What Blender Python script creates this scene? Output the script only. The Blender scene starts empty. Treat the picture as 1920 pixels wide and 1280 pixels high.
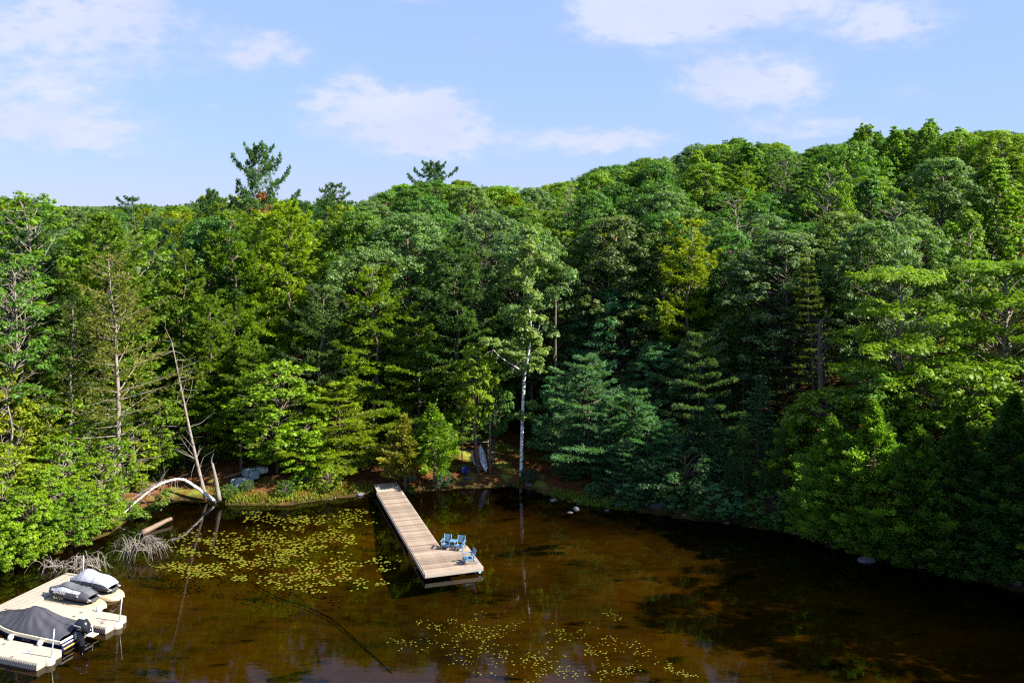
import bpy, bmesh, math, random
import numpy as np
from mathutils import Vector

# ------------------------------------------------------------------ camera
SC = bpy.context.scene
COL = SC.collection
CAM_H, FPX, HOR = 22.0, 1720.0, 395.0          # metres above the lake, focal length and horizon row in 1920x1280 pixels
cam = bpy.data.cameras.new('camera'); camo = bpy.data.objects.new('camera', cam); COL.objects.link(camo)
cam.sensor_width = 36.0; cam.lens = 36.0 * FPX / 1920.0
cam.shift_y = -(640.0 - HOR) / 1920.0
cam.clip_start = 0.5; cam.clip_end = 8000.0
camo.location = (0, 0, CAM_H); camo.rotation_euler = (math.radians(90), 0, 0)
SC.camera = camo

# ------------------------------------------------------------------ light
SUN_EL = math.radians(39.0)
SUN_AZ = math.radians(106.0)                    # clockwise from +Y (the view direction) : from the right, a little behind
sdir = Vector((math.sin(SUN_AZ) * math.cos(SUN_EL), math.cos(SUN_AZ) * math.cos(SUN_EL), math.sin(SUN_EL)))
sun = bpy.data.lights.new('sun', 'SUN'); sun.energy = 5.0; sun.angle = math.radians(0.53); sun.color = (1.0, 0.93, 0.80)
suno = bpy.data.objects.new('sun', sun); COL.objects.link(suno)
suno.rotation_euler = sdir.to_track_quat('Z', 'Y').to_euler(); suno.location = (60, -20, 60)
vs = SC.view_settings
SC.display_settings.display_device = 'sRGB'
vs.view_transform = 'Standard'; vs.look = 'None'; vs.exposure = 1.72; vs.gamma = 1.0; vs.use_curve_mapping = False
SC.render.engine = 'CYCLES'
SC.cycles.use_denoising = False
SC.cycles.max_bounces = 8; SC.cycles.diffuse_bounces = 3; SC.cycles.glossy_bounces = 3
SC.cycles.transmission_bounces = 4; SC.cycles.transparent_max_bounces = 8
SC.cycles.caustics_reflective = False; SC.cycles.caustics_refractive = False
SC.cycles.sample_clamp_indirect = 4.0
SC.cycles.filter_width = 1.25

def pix_dir(px, py):
    return math.atan2(px - 960.0, FPX), math.atan2(HOR - py, math.hypot(FPX, px - 960.0))

def make_world():
    w = bpy.data.worlds.new('World'); SC.world = w; w.use_nodes = True
    nt = w.node_tree; nt.nodes.clear()
    N = nt.nodes.new; L = nt.links.new
    def math_n(op, a, b=None, c=None, clamp=False):
        n = N('ShaderNodeMath'); n.operation = op; n.use_clamp = clamp
        for i, v in enumerate((a, b, c)):
            if v is None: continue
            if isinstance(v, (int, float)): n.inputs[i].default_value = v
            else: L(v, n.inputs[i])
        return n.outputs[0]
    out = N('ShaderNodeOutputWorld'); bg = N('ShaderNodeBackground'); bg.inputs['Strength'].default_value = 0.0555
    sky = N('ShaderNodeTexSky'); sky.sky_type = 'NISHITA'; sky.sun_disc = False
    sky.sun_elevation = SUN_EL; sky.sun_rotation = SUN_AZ; sky.altitude = 3000
    sky.air_density = 2.0; sky.dust_density = 0.0; sky.ozone_density = 10.0
    tc = N('ShaderNodeTexCoord'); sep = N('ShaderNodeSeparateXYZ'); L(tc.outputs['Generated'], sep.inputs[0])
    x, y, z = sep.outputs
    az = math_n('ARCTAN2', x, y); el = math_n('ARCSINE', z)
    # cloud coordinates : azimuth, elevation, stretched sideways, broken up with noise
    comb = N('ShaderNodeCombineXYZ'); L(az, comb.inputs[0]); L(math_n('MULTIPLY', el, 2.0), comb.inputs[1])
    def noise(scale, detail, rough, off):
        mp = N('ShaderNodeMapping'); mp.inputs['Location'].default_value = (off, off * 1.7, off * .3)
        L(comb.outputs[0], mp.inputs[0])
        n = N('ShaderNodeTexNoise'); n.inputs['Scale'].default_value = scale; n.inputs['Detail'].default_value = detail
        n.inputs['Roughness'].default_value = rough; L(mp.outputs[0], n.inputs['Vector']); return n
    nA = noise(9, 3, .5, 3.1); nB = noise(34, 8, .62, 8.7)
    sA = N('ShaderNodeSeparateColor'); L(nA.outputs['Color'], sA.inputs[0])
    sB = N('ShaderNodeSeparateColor'); L(nB.outputs['Color'], sB.inputs[0])
    def warp(base, a, b, ka, kb):
        t = math_n('MULTIPLY_ADD', math_n('SUBTRACT', a, .5), ka, base)
        return math_n('MULTIPLY_ADD', math_n('SUBTRACT', b, .5), kb, t)
    azw = warp(az, sA.outputs[0], sB.outputs[0], .07, .075); elw = warp(el, sA.outputs[1], sB.outputs[1], .022, .034)
    blobs = []
    for (px, py, rx, ry, amp) in [(50, 55, 165, 66, .8), (260, 25, 120, 50, .75), (40, 160, 150, 30, .55), (70, 235, 190, 36, .95), (300, 120, 120, 30, .25),
            (495, 95, 75, 36, .85), (650, 150, 40, 26, .6), (600, 190, 30, 18, .3), (690, 215, 110, 42, .85), (800, 195, 110, 34, .95), (850, 262, 90, 40, .9),
            (730, 270, 120, 26, .4), (1080, 265, 110, 24, .8), (1180, 262, 90, 20, .45), (1240, 15, 150, 62, 1.0), (1150, 20, 80, 45, .4), (1350, 10, 120, 40, .5),
            (1380, 152, 120, 44, .95), (1460, 165, 80, 36, .5), (1660, 50, 95, 34, .85), (1500, 240, 130, 22, .6), (1700, 170, 40, 30, .3),
            (390, 195, 26, 12, .3), (140, 275, 150, 12, .4), (760, -10, 120, 14, .35), (920, 90, 60, 22, .25)]:
        a, e = pix_dir(px, py); blobs.append((a, e, rx / FPX, ry / FPX, amp))
    rg = random.Random(5)
    while len(blobs) < 58:                       # the same fair-weather clouds all round the sky
        a = rg.uniform(-math.pi, math.pi); e = rg.uniform(.02, .9)
        if abs(a) < .62 and e < .24: continue
        k = 1 + 1.5 * e
        blobs.append((a, e, rg.uniform(.05, .13) * k, rg.uniform(.02, .05) * k, rg.uniform(.4, .9)))
    tot = None
    for a, e, ra, re, amp in blobs:
        da = math_n('MULTIPLY', math_n('SUBTRACT', azw, a), 1 / ra); de = math_n('MULTIPLY', math_n('SUBTRACT', elw, e), 1 / re)
        q = math_n('MULTIPLY_ADD', da, da, math_n('MULTIPLY', de, de))
        g = math_n('MULTIPLY', math_n('POWER', 2.718, math_n('MULTIPLY', q, -1.0)), amp)
        tot = g if tot is None else math_n('ADD', tot, g)
    br = math_n('MULTIPLY_ADD', sB.outputs[2], 2.7, -.35)
    dens = math_n('MULTIPLY', tot, br)
    mr = N('ShaderNodeMapRange'); mr.interpolation_type = 'SMOOTHSTEP'
    mr.inputs['From Min'].default_value = .10; mr.inputs['From Max'].default_value = .95; L(dens, mr.inputs['Value'])
    veil = N('ShaderNodeMix'); veil.data_type = 'RGBA'; veil.inputs['Factor'].default_value = .74      # thin even summer haze
    L(sky.outputs[0], veil.inputs['A']); veil.inputs['B'].default_value = (2.55, 3.4, 5.75, 1)
    cl = N('ShaderNodeMix'); cl.data_type = 'RGBA'
    L(math_n('MULTIPLY', mr.outputs[0], .9, clamp=True), cl.inputs['Factor'])
    L(veil.outputs['Result'], cl.inputs['A'])
    tone = N('ShaderNodeMix'); tone.data_type = 'RGBA'; L(sA.outputs[2], tone.inputs['Factor']); tone.inputs['A'].default_value = (3.3, 3.75, 5.3, 1); tone.inputs['B'].default_value = (4.75, 4.95, 5.95, 1); L(tone.outputs['Result'], cl.inputs['B'])
    L(cl.outputs['Result'], bg.inputs[0]); L(bg.outputs[0], out.inputs[0])
    w.cycles.sampling_method = 'MANUAL'; w.cycles.sample_map_resolution = 512
make_world()

# ------------------------------------------------------------------ pixel helper (a pixel and the plane it touches)
def W(px, py, z=0.0):
    Y = (CAM_H - z) * FPX / (py - HOR)
    return np.array([(px - 960.0) * Y / FPX, Y, z])
def P(px, py, Y):
    return np.array([(px - 960.0) * Y / FPX, Y, CAM_H - (py - HOR) * Y / FPX])

# ------------------------------------------------------------------ mesh helpers
class MB:
    def __init__(s): s.v = []; s.q = []; s.n = 0
    def add(s, v, f):
        v = np.asarray(v, float); s.v.append(v); s.q += [tuple(int(i) + s.n for i in t) for t in f]; s.n += len(v); return s
    def box(s, c, size, rot=0.0, axis='z'):
        hx, hy, hz = [k / 2 for k in size]
        v = np.array([[x, y, z] for x in (-hx, hx) for y in (-hy, hy) for z in (-hz, hz)])
        if rot:
            ca, sa = math.cos(rot), math.sin(rot)
            M = {'z': [[ca, -sa, 0], [sa, ca, 0], [0, 0, 1]], 'y': [[ca, 0, sa], [0, 1, 0], [-sa, 0, ca]], 'x': [[1, 0, 0], [0, ca, -sa], [0, sa, ca]]}[axis]
            v = v @ np.array(M).T
        return s.add(v + np.array(c), [(0, 1, 3, 2), (4, 6, 7, 5), (0, 4, 5, 1), (2, 3, 7, 6), (0, 2, 6, 4), (1, 5, 7, 3)])
    def tube(s, path, rad, sides=6, cap=True):
        path = np.asarray(path, float); n = len(path)
        rad = np.broadcast_to(np.asarray(rad, float), (n,))
        t = np.gradient(path, axis=0); t /= np.linalg.norm(t, axis=1)[:, None] + 1e-9
        ref = np.array([0.0, 0, 1]) if abs(t[0][2]) < .9 else np.array([1.0, 0, 0])
        u = np.cross(t, ref); u /= np.linalg.norm(u, axis=1)[:, None] + 1e-9
        w = np.cross(t, u)
        a = np.arange(sides) * 2 * math.pi / sides
        ring = path[:, None, :] + rad[:, None, None] * (np.cos(a)[None, :, None] * u[:, None, :] + np.sin(a)[None, :, None] * w[:, None, :])
        f = [(i * sides + j, i * sides + (j + 1) % sides, (i + 1) * sides + (j + 1) % sides, (i + 1) * sides + j) for i in range(n - 1) for j in range(sides)]
        if cap: f += [tuple(range(sides))[::-1], tuple((n - 1) * sides + j for j in range(sides))]
        return s.add(ring.reshape(-1, 3), f)
    def grid(s, g, close=False):
        g = np.asarray(g, float); a, b = g.shape[:2]
        f = [(i * b + j, i * b + j + 1, (i + 1) * b + j + 1, (i + 1) * b + j) for i in range(a - 1) for j in range(b - 1)]
        if close: f += [(i * b + b - 1, i * b, (i + 1) * b, (i + 1) * b + b - 1) for i in range(a - 1)]
        return s.add(g.reshape(-1, 3), f)
    def mesh(s, name, mat, smooth=False):
        m = bpy.data.meshes.new(name); m.from_pydata(np.concatenate(s.v).tolist(), [], s.q); m.materials.append(mat)
        bm = bmesh.new(); bm.from_mesh(m); bmesh.ops.recalc_face_normals(bm, faces=bm.faces); bm.to_mesh(m); bm.free()
        if smooth: m.polygons.foreach_set('use_smooth', [True] * len(m.polygons))
        m.update(); return m
    def build(s, name, mat, parent=None, smooth=False, bevel=0.0, loc=None, rz=None):
        o = link(name, s.mesh(name, mat, smooth), parent)
        if bevel:
            b = o.modifiers.new('bevel', 'BEVEL'); b.width = bevel; b.segments = 2; b.limit_method = 'ANGLE'
        if loc is not None: o.location = loc
        if rz is not None: o.rotation_euler[2] = rz
        return o

def link(name, data, parent=None):
    o = bpy.data.objects.new(name, data); COL.objects.link(o)
    if parent is not None: o.parent = parent
    return o
def tag(o, label=None, cat=None, group=None, kind=None):
    if label: o['label'] = label
    if cat: o['category'] = cat
    if group: o['group'] = group
    if kind: o['kind'] = kind
    return o
def empty(name, loc=(0, 0, 0), rz=0.0):
    o = link(name, None); o.location = tuple(loc); o.rotation_euler[2] = rz; o.empty_display_size = .3; return o

def quads_mesh(name, V, mat, var=None):
    """many separate four-cornered blades : V is (4n,3)"""
    n = len(V) // 4
    m = bpy.data.meshes.new(name)
    m.vertices.add(4 * n); m.loops.add(4 * n); m.polygons.add(n)
    m.vertices.foreach_set('co', np.ascontiguousarray(V, dtype=np.float32).ravel())
    m.loops.foreach_set('vertex_index', np.arange(4 * n, dtype=np.int32))
    m.polygons.foreach_set('loop_start', np.arange(0, 4 * n, 4, dtype=np.int32))
    m.polygons.foreach_set('loop_total', np.full(n, 4, dtype=np.int32))
    m.update(calc_edges=True)
    at = m.attributes.new('var', 'FLOAT', 'FACE')
    at.data.foreach_set('value', np.asarray(var if var is not None else np.random.default_rng(n).random(n), dtype=np.float32))
    m.materials.append(mat)
    return m

# ------------------------------------------------------------------ materials
def nodes(name):
    m = bpy.data.materials.new(name); m.use_nodes = True; nt = m.node_tree
    return m, nt, nt.nodes.new, nt.links.new, nt.nodes['Principled BSDF'], nt.nodes['Material Output']
def mat(name, col, rough=.6, var=.15, scale=6.0, bump=0.0, metal=0.0, spec=.5, stretch=(1, 1, 1), coord='Object', dirt=0.0, rnd=0.0):
    m, nt, N, L, b, o = nodes(name)
    tc = N('ShaderNodeTexCoord'); mp = N('ShaderNodeMapping'); mp.inputs['Scale'].default_value = stretch
    L(tc.outputs[coord], mp.inputs[0])
    nz = N('ShaderNodeTexNoise'); nz.inputs['Scale'].default_value = scale; nz.inputs['Detail'].default_value = 6; nz.inputs['Roughness'].default_value = .65
    L(mp.outputs[0], nz.inputs['Vector'])
    r = N('ShaderNodeMapRange'); r.inputs['From Min'].default_value = .3; r.inputs['From Max'].default_value = .7
    r.inputs['To Min'].default_value = 1 - var; r.inputs['To Max'].default_value = 1 + var; L(nz.outputs[0], r.inputs['Value'])
    fac = r.outputs[0]
    if rnd:
        oi = N('ShaderNodeObjectInfo'); r2 = N('ShaderNodeMapRange'); r2.inputs['To Min'].default_value = 1 - rnd; r2.inputs['To Max'].default_value = 1 + rnd
        L(oi.outputs['Random'], r2.inputs['Value']); mm = N('ShaderNodeMath'); mm.operation = 'MULTIPLY'; L(fac, mm.inputs[0]); L(r2.outputs[0], mm.inputs[1]); fac = mm.outputs[0]
    vm = N('ShaderNodeVectorMath'); vm.operation = 'SCALE'; vm.inputs[0].default_value = col; L(fac, vm.inputs['Scale'])
    L(vm.outputs[0], b.inputs['Base Color'])
    b.inputs['Roughness'].default_value = rough; b.inputs['Metallic'].default_value = metal; b.inputs['Specular IOR Level'].default_value = spec
    if bump:
        bp = N('ShaderNodeBump'); bp.inputs['Strength'].default_value = bump; bp.inputs['Distance'].default_value = .03
        L(nz.outputs[0], bp.inputs['Height']); L(bp.outputs[0], b.inputs['Normal'])
    return m

def leaf_material(name, trans=.5, rough=.5, spec=.35, yellow=(1.22, 1.1, .7), spread=(.6, 1.35)):
    m, nt, N, L, b, o = nodes(name)
    oi = N('ShaderNodeObjectInfo'); at = N('ShaderNodeAttribute'); at.attribute_name = 'var'
    r = N('ShaderNodeMapRange'); r.inputs['To Min'].default_value = spread[0]; r.inputs['To Max'].default_value = spread[1]; L(at.outputs['Fac'], r.inputs['Value'])
    v = N('ShaderNodeVectorMath'); v.operation = 'SCALE'; L(oi.outputs['Color'], v.inputs[0]); L(r.outputs[0], v.inputs['Scale'])
    r3 = N('ShaderNodeMapRange'); r3.inputs['From Min'].default_value = .55; r3.inputs['From Max'].default_value = 1.0; L(at.outputs['Fac'], r3.inputs['Value'])
    y = N('ShaderNodeVectorMath'); y.operation = 'MULTIPLY'; L(v.outputs[0], y.inputs[0]); y.inputs[1].default_value = yellow
    mx = N('ShaderNodeMix'); mx.data_type = 'RGBA'; L(r3.outputs[0], mx.inputs['Factor']); L(v.outputs[0], mx.inputs['A']); L(y.outputs[0], mx.inputs['B'])
    L(mx.outputs['Result'], b.inputs['Base Color']); b.inputs['Roughness'].default_value = rough; b.inputs['Specular IOR Level'].default_value = spec
    tr = N('ShaderNodeBsdfTranslucent'); t2 = N('ShaderNodeVectorMath'); t2.operation = 'MULTIPLY'; L(mx.outputs['Result'], t2.inputs[0]); t2.inputs[1].default_value = (1.25, 1.4, .45)
    L(t2.outputs[0], tr.inputs['Color'])
    ms = N('ShaderNodeMixShader'); ms.inputs[0].default_value = trans; L(b.outputs[0], ms.inputs[1]); L(tr.outputs[0], ms.inputs[2])
    L(ms.outputs[0], o.inputs['Surface'])
    return m
M = {}
M['leaf'] = leaf_material('broad_leaf')
M['needle'] = leaf_material('needles', trans=.42, rough=.6, spec=.2, yellow=(1.35, 1.15, .75), spread=(.5, 1.4))
M['pad'] = leaf_material('lily_leaf', trans=.1, rough=.35, spec=.5, yellow=(1.15, 1.0, .8), spread=(.8, 1.15))
M['bark'] = mat('grey_brown_bark', (.13, .105, .085), .9, .45, 9, .6, stretch=(1, 1, .15), spec=.1, rnd=.2)
M['bark_grey'] = mat('pale_grey_bark', (.20, .17, .145), .9, .4, 9, .5, stretch=(1, 1, .2), spec=.1, rnd=.15)
M['deadwood'] = mat('weathered_deadwood', (.19, .165, .145), .9, .4, 5, .4, spec=.1)
M['wetwood'] = mat('brown_wet_wood', (.14, .095, .062), .7, .35, 4, .5, stretch=(.3, 1, 1))
def birch_mat():
    m, nt, N, L, b, o = nodes('white_birch_bark')
    tc = N('ShaderNodeTexCoord'); mp = N('ShaderNodeMapping'); mp.inputs['Scale'].default_value = (1.5, 1.5, 6); L(tc.outputs['Object'], mp.inputs[0])
    nz = N('ShaderNodeTexNoise'); nz.inputs['Scale'].default_value = 1.6; nz.inputs['Detail'].default_value = 5; nz.inputs['Roughness'].default_value = .7; L(mp.outputs[0], nz.inputs['Vector'])
    cr = N('ShaderNodeValToRGB'); e = cr.color_ramp.elements
    e[0].position = .40; e[0].color = (.05, .045, .04, 1); e[1].position = .50; e[1].color = (.80, .78, .74, 1); L(nz.outputs[0], cr.inputs[0])
    L(cr.outputs[0], b.inputs['Base Color']); b.inputs['Roughness'].default_value = .75
    return m
M['birch'] = birch_mat()
# ------------------------------------------------------------------ terrain and lake
SHORE_PX = [(-60, 1068), (60, 1052), (150, 1020), (230, 990), (262, 958), (330, 934), (400, 938), (430, 946), (500, 948), (560, 944), (620, 936), (660, 930), (705, 924),
            (770, 922), (830, 917), (880, 914), (960, 912), (1000, 920), (1040, 934), (1090, 947), (1150, 955), (1220, 962), (1290, 972), (1360, 982), (1430, 992), (1500, 1006),
            (1560, 1024), (1620, 1042), (1700, 1056), (1780, 1074), (1850, 1096), (1920, 1112), (1990, 1135)]
shore = [W(*p)[:2] for p in SHORE_PX]
shore = [np.array([-400., -60.]), np.array([-120., 30.]), np.array([-70., 44.]), np.array([-48., 50.])] + shore + [np.array([33., 46.5]), np.array([37., 41.]), np.array([44., 36.]), np.array([54., 31.]), np.array([75., 24.]), np.array([140., 5.]), np.array([400., -60.])]
shore = np.array(shore)
lake_poly = np.vstack([shore, [[400, -900], [-400, -900]]])
A_, B_ = shore[:-1], shore[1:]
def shore_dist(x, y):
    """signed distance to the shoreline, positive on land"""
    p = np.stack([np.ravel(x), np.ravel(y)], 1).astype(float)
    best = np.full(len(p), 1e9)
    for a, b in zip(A_, B_):
        ab = b - a; t = np.clip(((p - a) @ ab) / (ab @ ab), 0, 1)
        best = np.minimum(best, np.hypot(*(p - a - t[:, None] * ab).T))
    ins = np.zeros(len(p), bool); n = len(lake_poly); j = n - 1
    for i in range(n):
        (xi, yi), (xj, yj) = lake_poly[i], lake_poly[j]
        c = ((yi > p[:, 1]) != (yj > p[:, 1]))
        xx = (xj - xi) * (p[:, 1] - yi) / ((yj - yi) if yj != yi else 1e-9) + xi
        ins ^= c & (p[:, 0] < xx); j = i
    return np.where(ins, -best, best).reshape(np.shape(x))
def wob(x, y, s, k=0.0):
    return np.sin(x / s + 1.3 * np.sin(y / s * .7 + k) + k) * np.cos(y / s * .9 - .8 * np.sin(x / s * .6) + 2 * k)
def ground_z(x, y):
    x = np.asarray(x, float); y = np.asarray(y, float)
    d = shore_dist(x, y); d = d + .20 * wob(x, y, .55, .5) + .28 * wob(x, y, 1.7, 1.5); di = np.maximum(d, 0)
    amp = np.interp(x, [-90, -50, -20, 8, 40, 70, 120], [2.0, 3.0, 6.0, 10.0, 17.0, 19.5, 20])
    s = np.clip(di / 85.0, 0, 1); hill = amp * (s * s * (3 - 2 * s) * .75 + s * .25)
    bank = .35 * (1 - np.exp(-di / .5)) + .9 * (1 - np.exp(-di / 9.0))
    far = 13.0 * np.clip((y - 500) / 700.0, 0, 1) + 20 * np.clip((y - 1200) / 1800, 0, 1)
    land = bank + hill + far + (.12 * wob(x, y, 1.9) + .25 * wob(x, y, 6.0, 2.0)) * np.clip(di / 4, 0, 1)
    bed = -np.minimum(.08 - d * .11, 1.25) + .10 * wob(x, y, 3.1, 1.0) * np.clip(-d / 3, 0, 1)
    return np.where(d > 0, land, bed)
def gz(x, y): return float(ground_z(np.array([x]), np.array([y]))[0])

def Wg(px, py):
    """where the ray through a pixel meets the ground"""
    z = .5
    for _ in range(12): q = W(px, py, z); z = .5 * z + .5 * gz(q[0], q[1])
    return np.array([q[0], q[1], gz(q[0], q[1])])

def axis_pts(parts):
    out = []
    for a, b, st in parts: out += list(np.arange(a, b, st))
    return np.array(out + [parts[-1][1]])
xs = axis_pts([(-4000, -400, 300), (-400, -120, 20), (-120, -50, 2.5), (-50, 50, .6), (50, 120, 2.5), (120, 400, 20), (400, 4000, 300)])
ys = axis_pts([(-900, -100, 100), (-100, 30, 8), (30, 90, .6), (90, 180, 2.5), (180, 500, 16), (500, 4200, 150)])
GX, GY = np.meshgrid(xs, ys)
GZ = ground_z(GX, GY)
def ground_mat():
    m, nt, N, L, b, o = nodes('forest_floor_and_lake_bed')
    tc = N('ShaderNodeTexCoord'); sp = N('ShaderNodeSeparateXYZ'); L(tc.outputs['Object'], sp.inputs[0])
    def nz(scale, det=6, rough=.6, st=(1, 1, 1)):
        mp = N('ShaderNodeMapping'); mp.inputs['Scale'].default_value = st; L(tc.outputs['Object'], mp.inputs[0])
        n = N('ShaderNodeTexNoise'); n.inputs['Scale'].default_value = scale; n.inputs['Detail'].default_value = det; n.inputs['Roughness'].default_value = rough
        L(mp.outputs[0], n.inputs['Vector']); return n.outputs[0]
    def ramp(f, stops):
        c = N('ShaderNodeValToRGB'); e = c.color_ramp.elements
        while len(e) < len(stops): e.new(.5)
        for k, (p, col) in enumerate(stops): e[k].position = p; e[k].color = (*col, 1)
        L(f, c.inputs[0]); return c.outputs[0]
    def mix(f, a, bb):
        n = N('ShaderNodeMix'); n.data_type = 'RGBA'; L(f, n.inputs['Factor']); L(a, n.inputs['A']); L(bb, n.inputs['B']); return n.outputs['Result']
    litter = ramp(nz(1.1, 8, .75), [(.30, (.03, .018, .010)), (.48, (.08, .032, .012)), (.6, (.14, .054, .015)), (.75, (.07, .05, .018))])
    moss = ramp(nz(2.3), [(.3, (.10, .13, .02)), (.7, (.20, .20, .03))])
    mf = N('ShaderNodeMapRange'); L(nz(.35, 4), mf.inputs['Value']); mf.inputs['From Min'].default_value = .52; mf.inputs['From Max'].default_value = .62
    land = mix(mf.outputs[0], litter, moss)
    # weed beds and bare sandy silt on the bottom, drawn out sideways
    silt = ramp(nz(.16, 5, .55, (.7, 1.3, 1)), [(.33, (.08, .060, .012)), (.45, (.24, .155, .020)), (.55, (.46, .26, .03)), (.7, (.60, .32, .035))])
    fine = ramp(nz(1.3, 8, .7, (.5, 1.6, 1)), [(.36, (.05, .045, .015)), (.58, (.5, .31, .05))])
    bed0 = N('ShaderNodeMix'); bed0.data_type = 'RGBA'; bed0.inputs['Factor'].default_value = .36; L(silt, bed0.inputs['A']); L(fine, bed0.inputs['B'])
    wd = N('ShaderNodeMapRange'); L(nz(.42, 7, .68, (.6, 1.5, 1)), wd.inputs['Value']); wd.inputs['From Min'].default_value = .56; wd.inputs['From Max'].default_value = .63
    weed = ramp(nz(3), [(.3, (.02, .018, .006)), (.7, (.06, .05, .012))])
    bed = mix(wd.outputs[0], bed0.outputs['Result'], weed)
    mk = N('ShaderNodeMapRange'); L(sp.outputs[2], mk.inputs['Value']); mk.inputs['From Min'].default_value = -.75; mk.inputs['From Max'].default_value = -.35      # shallows darkened: tree shade and dark reflection painted over leafy silt
    shore_shade = ramp(nz(1.0, 8, .7), [(.35, (.018, .014, .006)), (.6, (.06, .042, .012)), (.75, (.18, .11, .02))])
    bed = mix(mk.outputs[0], bed, shore_shade)
    wf = N('ShaderNodeMapRange'); L(sp.outputs[2], wf.inputs['Value']); wf.inputs['From Min'].default_value = .08; wf.inputs['From Max'].default_value = .35
    fw = N('ShaderNodeMapRange'); L(sp.outputs[1], fw.inputs['Value']); fw.inputs['From Min'].default_value = 150; fw.inputs['From Max'].default_value = 190
    land = mix(fw.outputs[0], land, ramp(nz(.05, 8, .7), [(.3, (.03, .07, .015)), (.7, (.07, .12, .02))]))        # scrub and saplings of the far country
    L(mix(wf.outputs[0], bed, land), b.inputs['Base Color'])
    b.inputs['Roughness'].default_value = .95; b.inputs['Specular IOR Level'].default_value = .1
    bp = N('ShaderNodeBump'); bp.inputs['Strength'].default_value = .6; bp.inputs['Distance'].default_value = .08; L(nz(4, 8, .7), bp.inputs['Height']); L(bp.outputs[0], b.inputs['Normal'])
    return m
g = MB().grid(np.stack([GX, GY, GZ], -1)).build('ground', ground_mat(), smooth=True); tag(g, kind='structure')

def water_mat():
    m, nt, N, L, b, o = nodes('tannin_lake_water'); nt.nodes.remove(b)
    tc = N('ShaderNodeTexCoord')
    mp = N('ShaderNodeMapping'); mp.inputs['Scale'].default_value = (.7, 1.6, 1); L(tc.outputs['Object'], mp.inputs[0])
    n1 = N('ShaderNodeTexNoise'); n1.inputs['Scale'].default_value = 1.6; n1.inputs['Detail'].default_value = 4; L(mp.outputs[0], n1.inputs['Vector'])
    bp = N('ShaderNodeBump'); bp.inputs['Strength'].default_value = .05; bp.inputs['Distance'].default_value = .05; L(n1.outputs[0], bp.inputs['Height'])
    tr = N('ShaderNodeBsdfTransparent'); tr.inputs[0].default_value = (.205, .174, .050, 1)
    gl = N('ShaderNodeBsdfGlossy'); gl.inputs['Roughness'].default_value = .015; L(bp.outputs[0], gl.inputs['Normal'])
    # Schlick reflectance, the same from above and below (the sheet lets light through without bending it)
    ge = N('ShaderNodeNewGeometry'); dt = N('ShaderNodeVectorMath'); dt.operation = 'DOT_PRODUCT'; L(ge.outputs['Incoming'], dt.inputs[0]); L(bp.outputs[0], dt.inputs[1])
    def mth(op, a, b=None):
        n = N('ShaderNodeMath'); n.operation = op
        for i, v in enumerate((a, b)):
            if v is None: continue
            if isinstance(v, (int, float)): n.inputs[i].default_value = v
            else: L(v, n.inputs[i])
        return n.outputs[0]
    c5 = mth('POWER', mth('SUBTRACT', 1.0, mth('MINIMUM', mth('ABSOLUTE', dt.outputs['Value']), 1.0)), 5.0)
    fr = mth('ADD', mth('MULTIPLY', c5, .98), .02)
    ms = N('ShaderNodeMixShader'); L(fr, ms.inputs[0]); L(tr.outputs[0], ms.inputs[1]); L(gl.outputs[0], ms.inputs[2])
    L(ms.outputs[0], o.inputs['Surface'])
    return m
wv = MB(); wv.add([[-900, -900, 0], [900, -900, 0], [900, 110, 0], [-900, 110, 0]], [(0, 1, 2, 3)])
wo = wv.build('lake_water', water_mat()); tag(wo, kind='structure')
# ------------------------------------------------------------------ tree generators
UP = np.array([0, 0, 1.0])
def unit(v): return v / (np.linalg.norm(v, axis=-1, keepdims=True) + 1e-9)
def rnd_unit(rng, n):
    return unit(rng.normal(size=(n, 3)))
def blades(c, axis, nrm, length, width, fold=.12):
    """diamond shaped leaves : centre, long axis, face normal"""
    axis = unit(axis); side = unit(np.cross(nrm, axis)); nn = np.cross(axis, side)
    l = np.broadcast_to(np.asarray(length, float), (len(c),))[:, None]; w = np.broadcast_to(np.asarray(width, float), (len(c),))[:, None]
    a = c - axis * l * .5; b = c + axis * l * .5; m = c + axis * l * .05 + nn * w * fold
    return np.stack([a, m + side * w * .5, b, m - side * w * .5], 1).reshape(-1, 3)
def clump_leaves(rng, ctr, rad, n, size, flat=.7, sub=7, up=.6):
    """one leafy bough : a handful of smaller sprays on its outer, upper side"""
    d = rnd_unit(rng, sub); d[:, 2] = np.abs(d[:, 2]) * .9 - .2
    sc = ctr + unit(d) * rad * rng.uniform(.45, .95, (sub, 1)) * np.array([1, 1, flat])
    sr = rad * rng.uniform(.28, .5, sub)
    k = rng.integers(0, sub, n)
    dd = rnd_unit(rng, n); p = sc[k] + dd * (sr[k] * rng.uniform(.35, 1.1, n) ** .7)[:, None] * np.array([1.15, 1.15, .6])
    nrm = unit(dd * .45 + unit(p - ctr) * .35 + UP * up + rnd_unit(rng, n) * .55)
    ax = np.cross(nrm, rnd_unit(rng, n)); s = size * rng.uniform(.65, 1.35, n)
    tone = np.clip(.5 + .22 * rng.normal(size=sub), 0, 1)[k] * .6 + rng.random(n) * .4
    return blades(p, ax, nrm, s, s * .72), tone
def bend(p0, p1, rng, n=5, sag=.1, jit=.05):
    t = np.linspace(0, 1, n)[:, None]; L = np.linalg.norm(p1 - p0)
    q = p0 + (p1 - p0) * t + UP * (np.sin(t * math.pi) * sag * L)
    q[1:-1] += rng.normal(size=(n - 2, 3)) * jit * L; return q

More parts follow.
